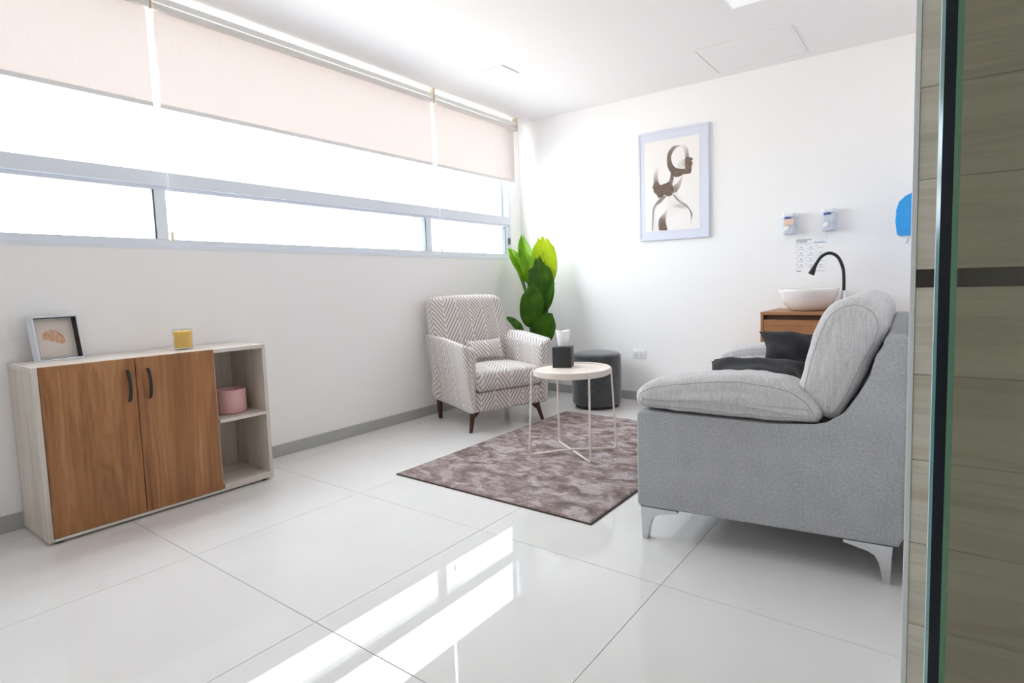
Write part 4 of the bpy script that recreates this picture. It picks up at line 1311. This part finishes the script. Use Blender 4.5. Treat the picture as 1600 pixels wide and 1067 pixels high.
def ink_material():
    N = Nodes('brown_ink_wash')
    at = N.n('ShaderNodeVertexColor'); at.layer_name = 'tone'
    f = N.noise(N.coord((1, 1, 1)), 40, 3)
    N.t.nodes.remove(N.b)
    df = N.n('ShaderNodeBsdfDiffuse'); tr = N.n('ShaderNodeBsdfTransparent'); mx = N.n('ShaderNodeMixShader')
    N.l(N.ramp(f, [(0.3, lin((112, 96, 86))), (0.7, lin((136, 120, 109)))]), df.inputs['Color'])
    N.l(at.outputs['Color'], mx.inputs[0]); N.l(tr.outputs[0], mx.inputs[1]); N.l(df.outputs[0], mx.inputs[2])
    N.l(mx.outputs[0], N.out.inputs['Surface'])
    return N.m
INKW = ink_material()
# art coordinates: x 0..1 across the paper, z 0..1 up, laid on the sheet in thin ink layers
def A2(p): return (qx0 + p[0] * (qx1 - qx0), qz0 + p[1] * (qz1 - qz0))
layer = [0]
def ink_strip(left, right, tones, n=28, name='ink_ribbon'):
    """ribbon between two smooth edges; tone (ink strength) varies along it"""
    layer[0] += 1
    yk = YB - 0.0277 - 0.00015 * layer[0]
    def sm(pts):
        return smooth_path([(p[0], p[1], 0) for p in pts], n)
    a, b = sm(left), sm(right)
    m = min(len(a), len(b)) - 1
    a = [a[round(i * (len(a) - 1) / m)] for i in range(m + 1)]; b = [b[round(i * (len(b) - 1) / m)] for i in range(m + 1)]
    bm = bmesh.new(); cl = bm.loops.layers.color.new('tone')
    V0 = []; V1 = []
    for p, q in zip(a, b):
        x, z = A2(p); V0.append(bm.verts.new((x, yk, z))); x, z = A2(q); V1.append(bm.verts.new((x, yk, z)))
    def tone(i):
        s = i / m * (len(tones) - 1); k = min(int(s), len(tones) - 2); t = s - k
        return tones[k] * (1 - t) + tones[k + 1] * t
    for i in range(m):
        f = bm.faces.new((V0[i], V0[i + 1], V1[i + 1], V1[i]))
        for lp_, k in zip(f.loops, (i, i + 1, i + 1, i)):
            t = tone(k); lp_[cl] = (t, t, t, 1)
    mk(name, bm, INKW, pr, world=True)
def Z(x, y):   # from the enlarged study of the picture (corner points of the paper at its four corners)
    # bilinear inverse, paper corners: TL(132,237) TR(592,150) BL(150,925) BR(610,885)
    s = (x - 140) / 460.0
    for _ in range(4):
        top = 237 + (150 - 237) * s; bot = 925 + (885 - 925) * s
        t = (y - top) / (bot - top)
        xl = 132 + 18 * t; xr = 592 + 18 * t
        s = (x - xl) / (xr - xl)
    return (s, 1 - t)
def ZZ(*pts): return [Z(*p) for p in pts]
# upper head: ring of hair, left side dark to right side pale
ink_strip(ZZ((432, 240), (380, 250), (338, 300), (328, 360), (338, 420), (372, 470)), ZZ((440, 250), (405, 262), (372, 305), (364, 350), (380, 395), (412, 424)), [0.45, 0.75, 0.85, 0.85, 0.9, 0.95])
ink_strip(ZZ((418, 242), (465, 236), (496, 258), (508, 300), (512, 335)), ZZ((428, 250), (455, 262), (474, 290), (480, 325), (480, 345)), [0.15, 0.3, 0.5, 0.7, 0.85])
# upper face: jaw, cheek, profile to the right
ink_strip(ZZ((372, 470), (400, 488), (440, 482), (470, 466), (500, 462), (526, 456), (531, 440)), ZZ((380, 400), (400, 415), (440, 424), (466, 424), (472, 424), (478, 424), (482, 424)), [0.95, 0.95, 0.95, 0.95, 1, 1])
ink_strip(ZZ((482, 424), (480, 390), (481, 365), (484, 345)), ZZ((531, 440), (534, 420), (532, 406), (538, 398)), [1, 1, 1, 1])
ink_strip(ZZ((482, 395), (480, 370), (482, 345), (490, 335)), ZZ((535, 400), (541, 372), (532, 360), (512, 335)), [1, 1, 0.95, 0.9])
ink_strip(ZZ((505, 336), (520, 334), (534, 336), (544, 345)), ZZ((500, 352), (520, 356), (536, 354), (545, 347)), [0.95, 1, 1, 1])
ink_strip(ZZ((410, 418), (425, 385), (450, 360), (484, 345)), ZZ((430, 424), (455, 424), (470, 415), (482, 400)), [0.35, 0.4, 0.45, 0.6])
# neck of the upper figure down into the lower head
ink_strip(ZZ((345, 400), (362, 450), (356, 500), (345, 540), (330, 560)), ZZ((385, 470), (388, 500), (378, 540), (385, 580), (400, 620)), [0.9, 0.9, 0.85, 0.85, 0.85])
ink_strip(ZZ((450, 488), (420, 530), (380, 560), (370, 575)), ZZ((464, 484), (448, 540), (428, 585), (405, 605)), [0.45, 0.6, 0.75, 0.8])
ink_strip(ZZ((372, 560), (385, 590), (420, 600)), ZZ((385, 580), (405, 606), (422, 602)), [0.7, 0.75, 0.7])
# lower head: hair ribbon and face to the left
ink_strip(ZZ((246, 420), (224, 450), (216, 490), (216, 545), (212, 575)), ZZ((272, 410), (258, 440), (252, 490), (258, 530), (270, 550)), [0.12, 0.35, 0.6, 0.85, 0.95])
ink_strip(ZZ((206, 578), (216, 592), (218, 608), (232, 622), (246, 634), (262, 654), (300, 640)), ZZ((216, 545), (250, 545), (270, 552), (300, 548), (320, 540), (340, 528), (356, 515)), [1, 1, 0.95, 0.95, 0.9, 0.9, 0.9])
ink_strip(ZZ((262, 654), (290, 636), (320, 632), (345, 640), (375, 630)), ZZ((300, 545), (320, 540), (345, 530), (370, 560), (388, 600)), [0.9, 0.95, 0.95, 0.9, 0.85])
# shoulders and flowing veils
ink_strip(ZZ((290, 640), (240, 690), (212, 740), (206, 820), (206, 914)), ZZ((330, 636), (280, 690), (240, 720), (222, 780), (214, 913)), [0.8, 0.75, 0.7, 0.7, 0.75])
ink_strip(ZZ((222, 780), (214, 850), (214, 913)), ZZ((240, 760), (246, 840), (262, 910)), [0.15, 0.2, 0.25])
ink_strip(ZZ((335, 740), (300, 780), (268, 820), (262, 870), (268, 909)), ZZ((345, 720), (330, 790), (322, 830), (330, 870), (340, 906)), [0.25, 0.6, 0.85, 0.95, 1])
ink_strip(ZZ((335, 640), (350, 700), (360, 720)), ZZ((385, 625), (430, 680), (500, 735)), [0.2, 0.25, 0.3])
ink_strip(ZZ((385, 632), (430, 680), (480, 712), (512, 732), (535, 780), (532, 880)), ZZ((392, 620), (440, 668), (490, 700), (520, 730), (544, 775), (540, 860)), [0.8, 0.7, 0.7, 0.85, 0.95, 0.1])
ink_strip(ZZ((405, 605), (425, 650), (470, 690), (512, 728)), ZZ((420, 600), (445, 650), (490, 690), (516, 726)), [0.3, 0.3, 0.35, 0.6])
ink_strip(ZZ((360, 716), (400, 708), (440, 700), (490, 712)), ZZ((335, 808), (400, 780), (450, 750), (505, 732)), [0.2, 0.22, 0.28, 0.35])
ink_strip(ZZ((385, 715), (420, 700), (450, 700)), ZZ((385, 722), (430, 726), (490, 732)), [0.3, 0.4, 0.45])

# ------------------------------------------------------------------ glass door leaf beside the viewer
GD = thing('glass_door', 'green-edged glass door leaf standing open before the wood-look planks', 'glass door', (0.0008, 0.42, 0.0), math.radians(55))
DGL = clear_glass('door_glass', (0.65, 0.645, 0.58), 1.0, 1.5)
TEAL = plain('glass_edge_dark', (6, 16, 24), 0.3, spec=0.2)
TEALM = plain('glass_edge_teal', (78, 124, 128), 0.15)
GRNE = plain('glass_edge_green', (84, 128, 100), 0.2)
FROST = plain('glass_edge_frosted', (196, 206, 204), 0.5)
# local x runs along the leaf away from the viewer, local y across its thickness
mk('pane', B(0.004, 0.90, -0.0065, 0.0065, 0.012, 2.35), DGL, GD)
gt = 0.0065
bm = bmesh.new(); box(bm, 0.0, 0.004, -0.0052, 0.0022, 0.012, 2.35)
mk('polished_edge', bm, TEAL, GD, label='dark polished edge of the glass')
bm = bmesh.new(); prism(bm, [(0.0, 0.0022), (0.004, 0.0022), (0.004, gt - 0.0012), (0.0012, gt - 0.0012)], 0.012, 2.35, 'z')
mk('bevelled_edge', bm, TEALM, GD, label='teal bevel of the glass edge')
bm = bmesh.new(); prism(bm, [(0.0012, gt - 0.0012), (0.004, gt - 0.0012), (0.004, gt), (0.0022, gt)], 0.012, 2.35, 'z')
mk('bevelled_edge', bm, FROST, GD, label='frosted bevel of the glass edge')
bm = bmesh.new(); prism(bm, [(0.0, -0.0052), (0.0012, -gt), (0.004, -gt), (0.004, -0.0052)], 0.012, 2.35, 'z')
mk('bevelled_edge', bm, GRNE, GD, label='green bevel of the glass edge')
STEEL = MATS['brushed_steel']
for z in (0.0, 2.35):
    bm = B(0.62, 0.90, -0.016, 0.016, z if z else 0.0, z + 0.012 if not z else z + 0.10, 0.002, 1)
    mk('pivot_patch', bm, STEEL, GD)
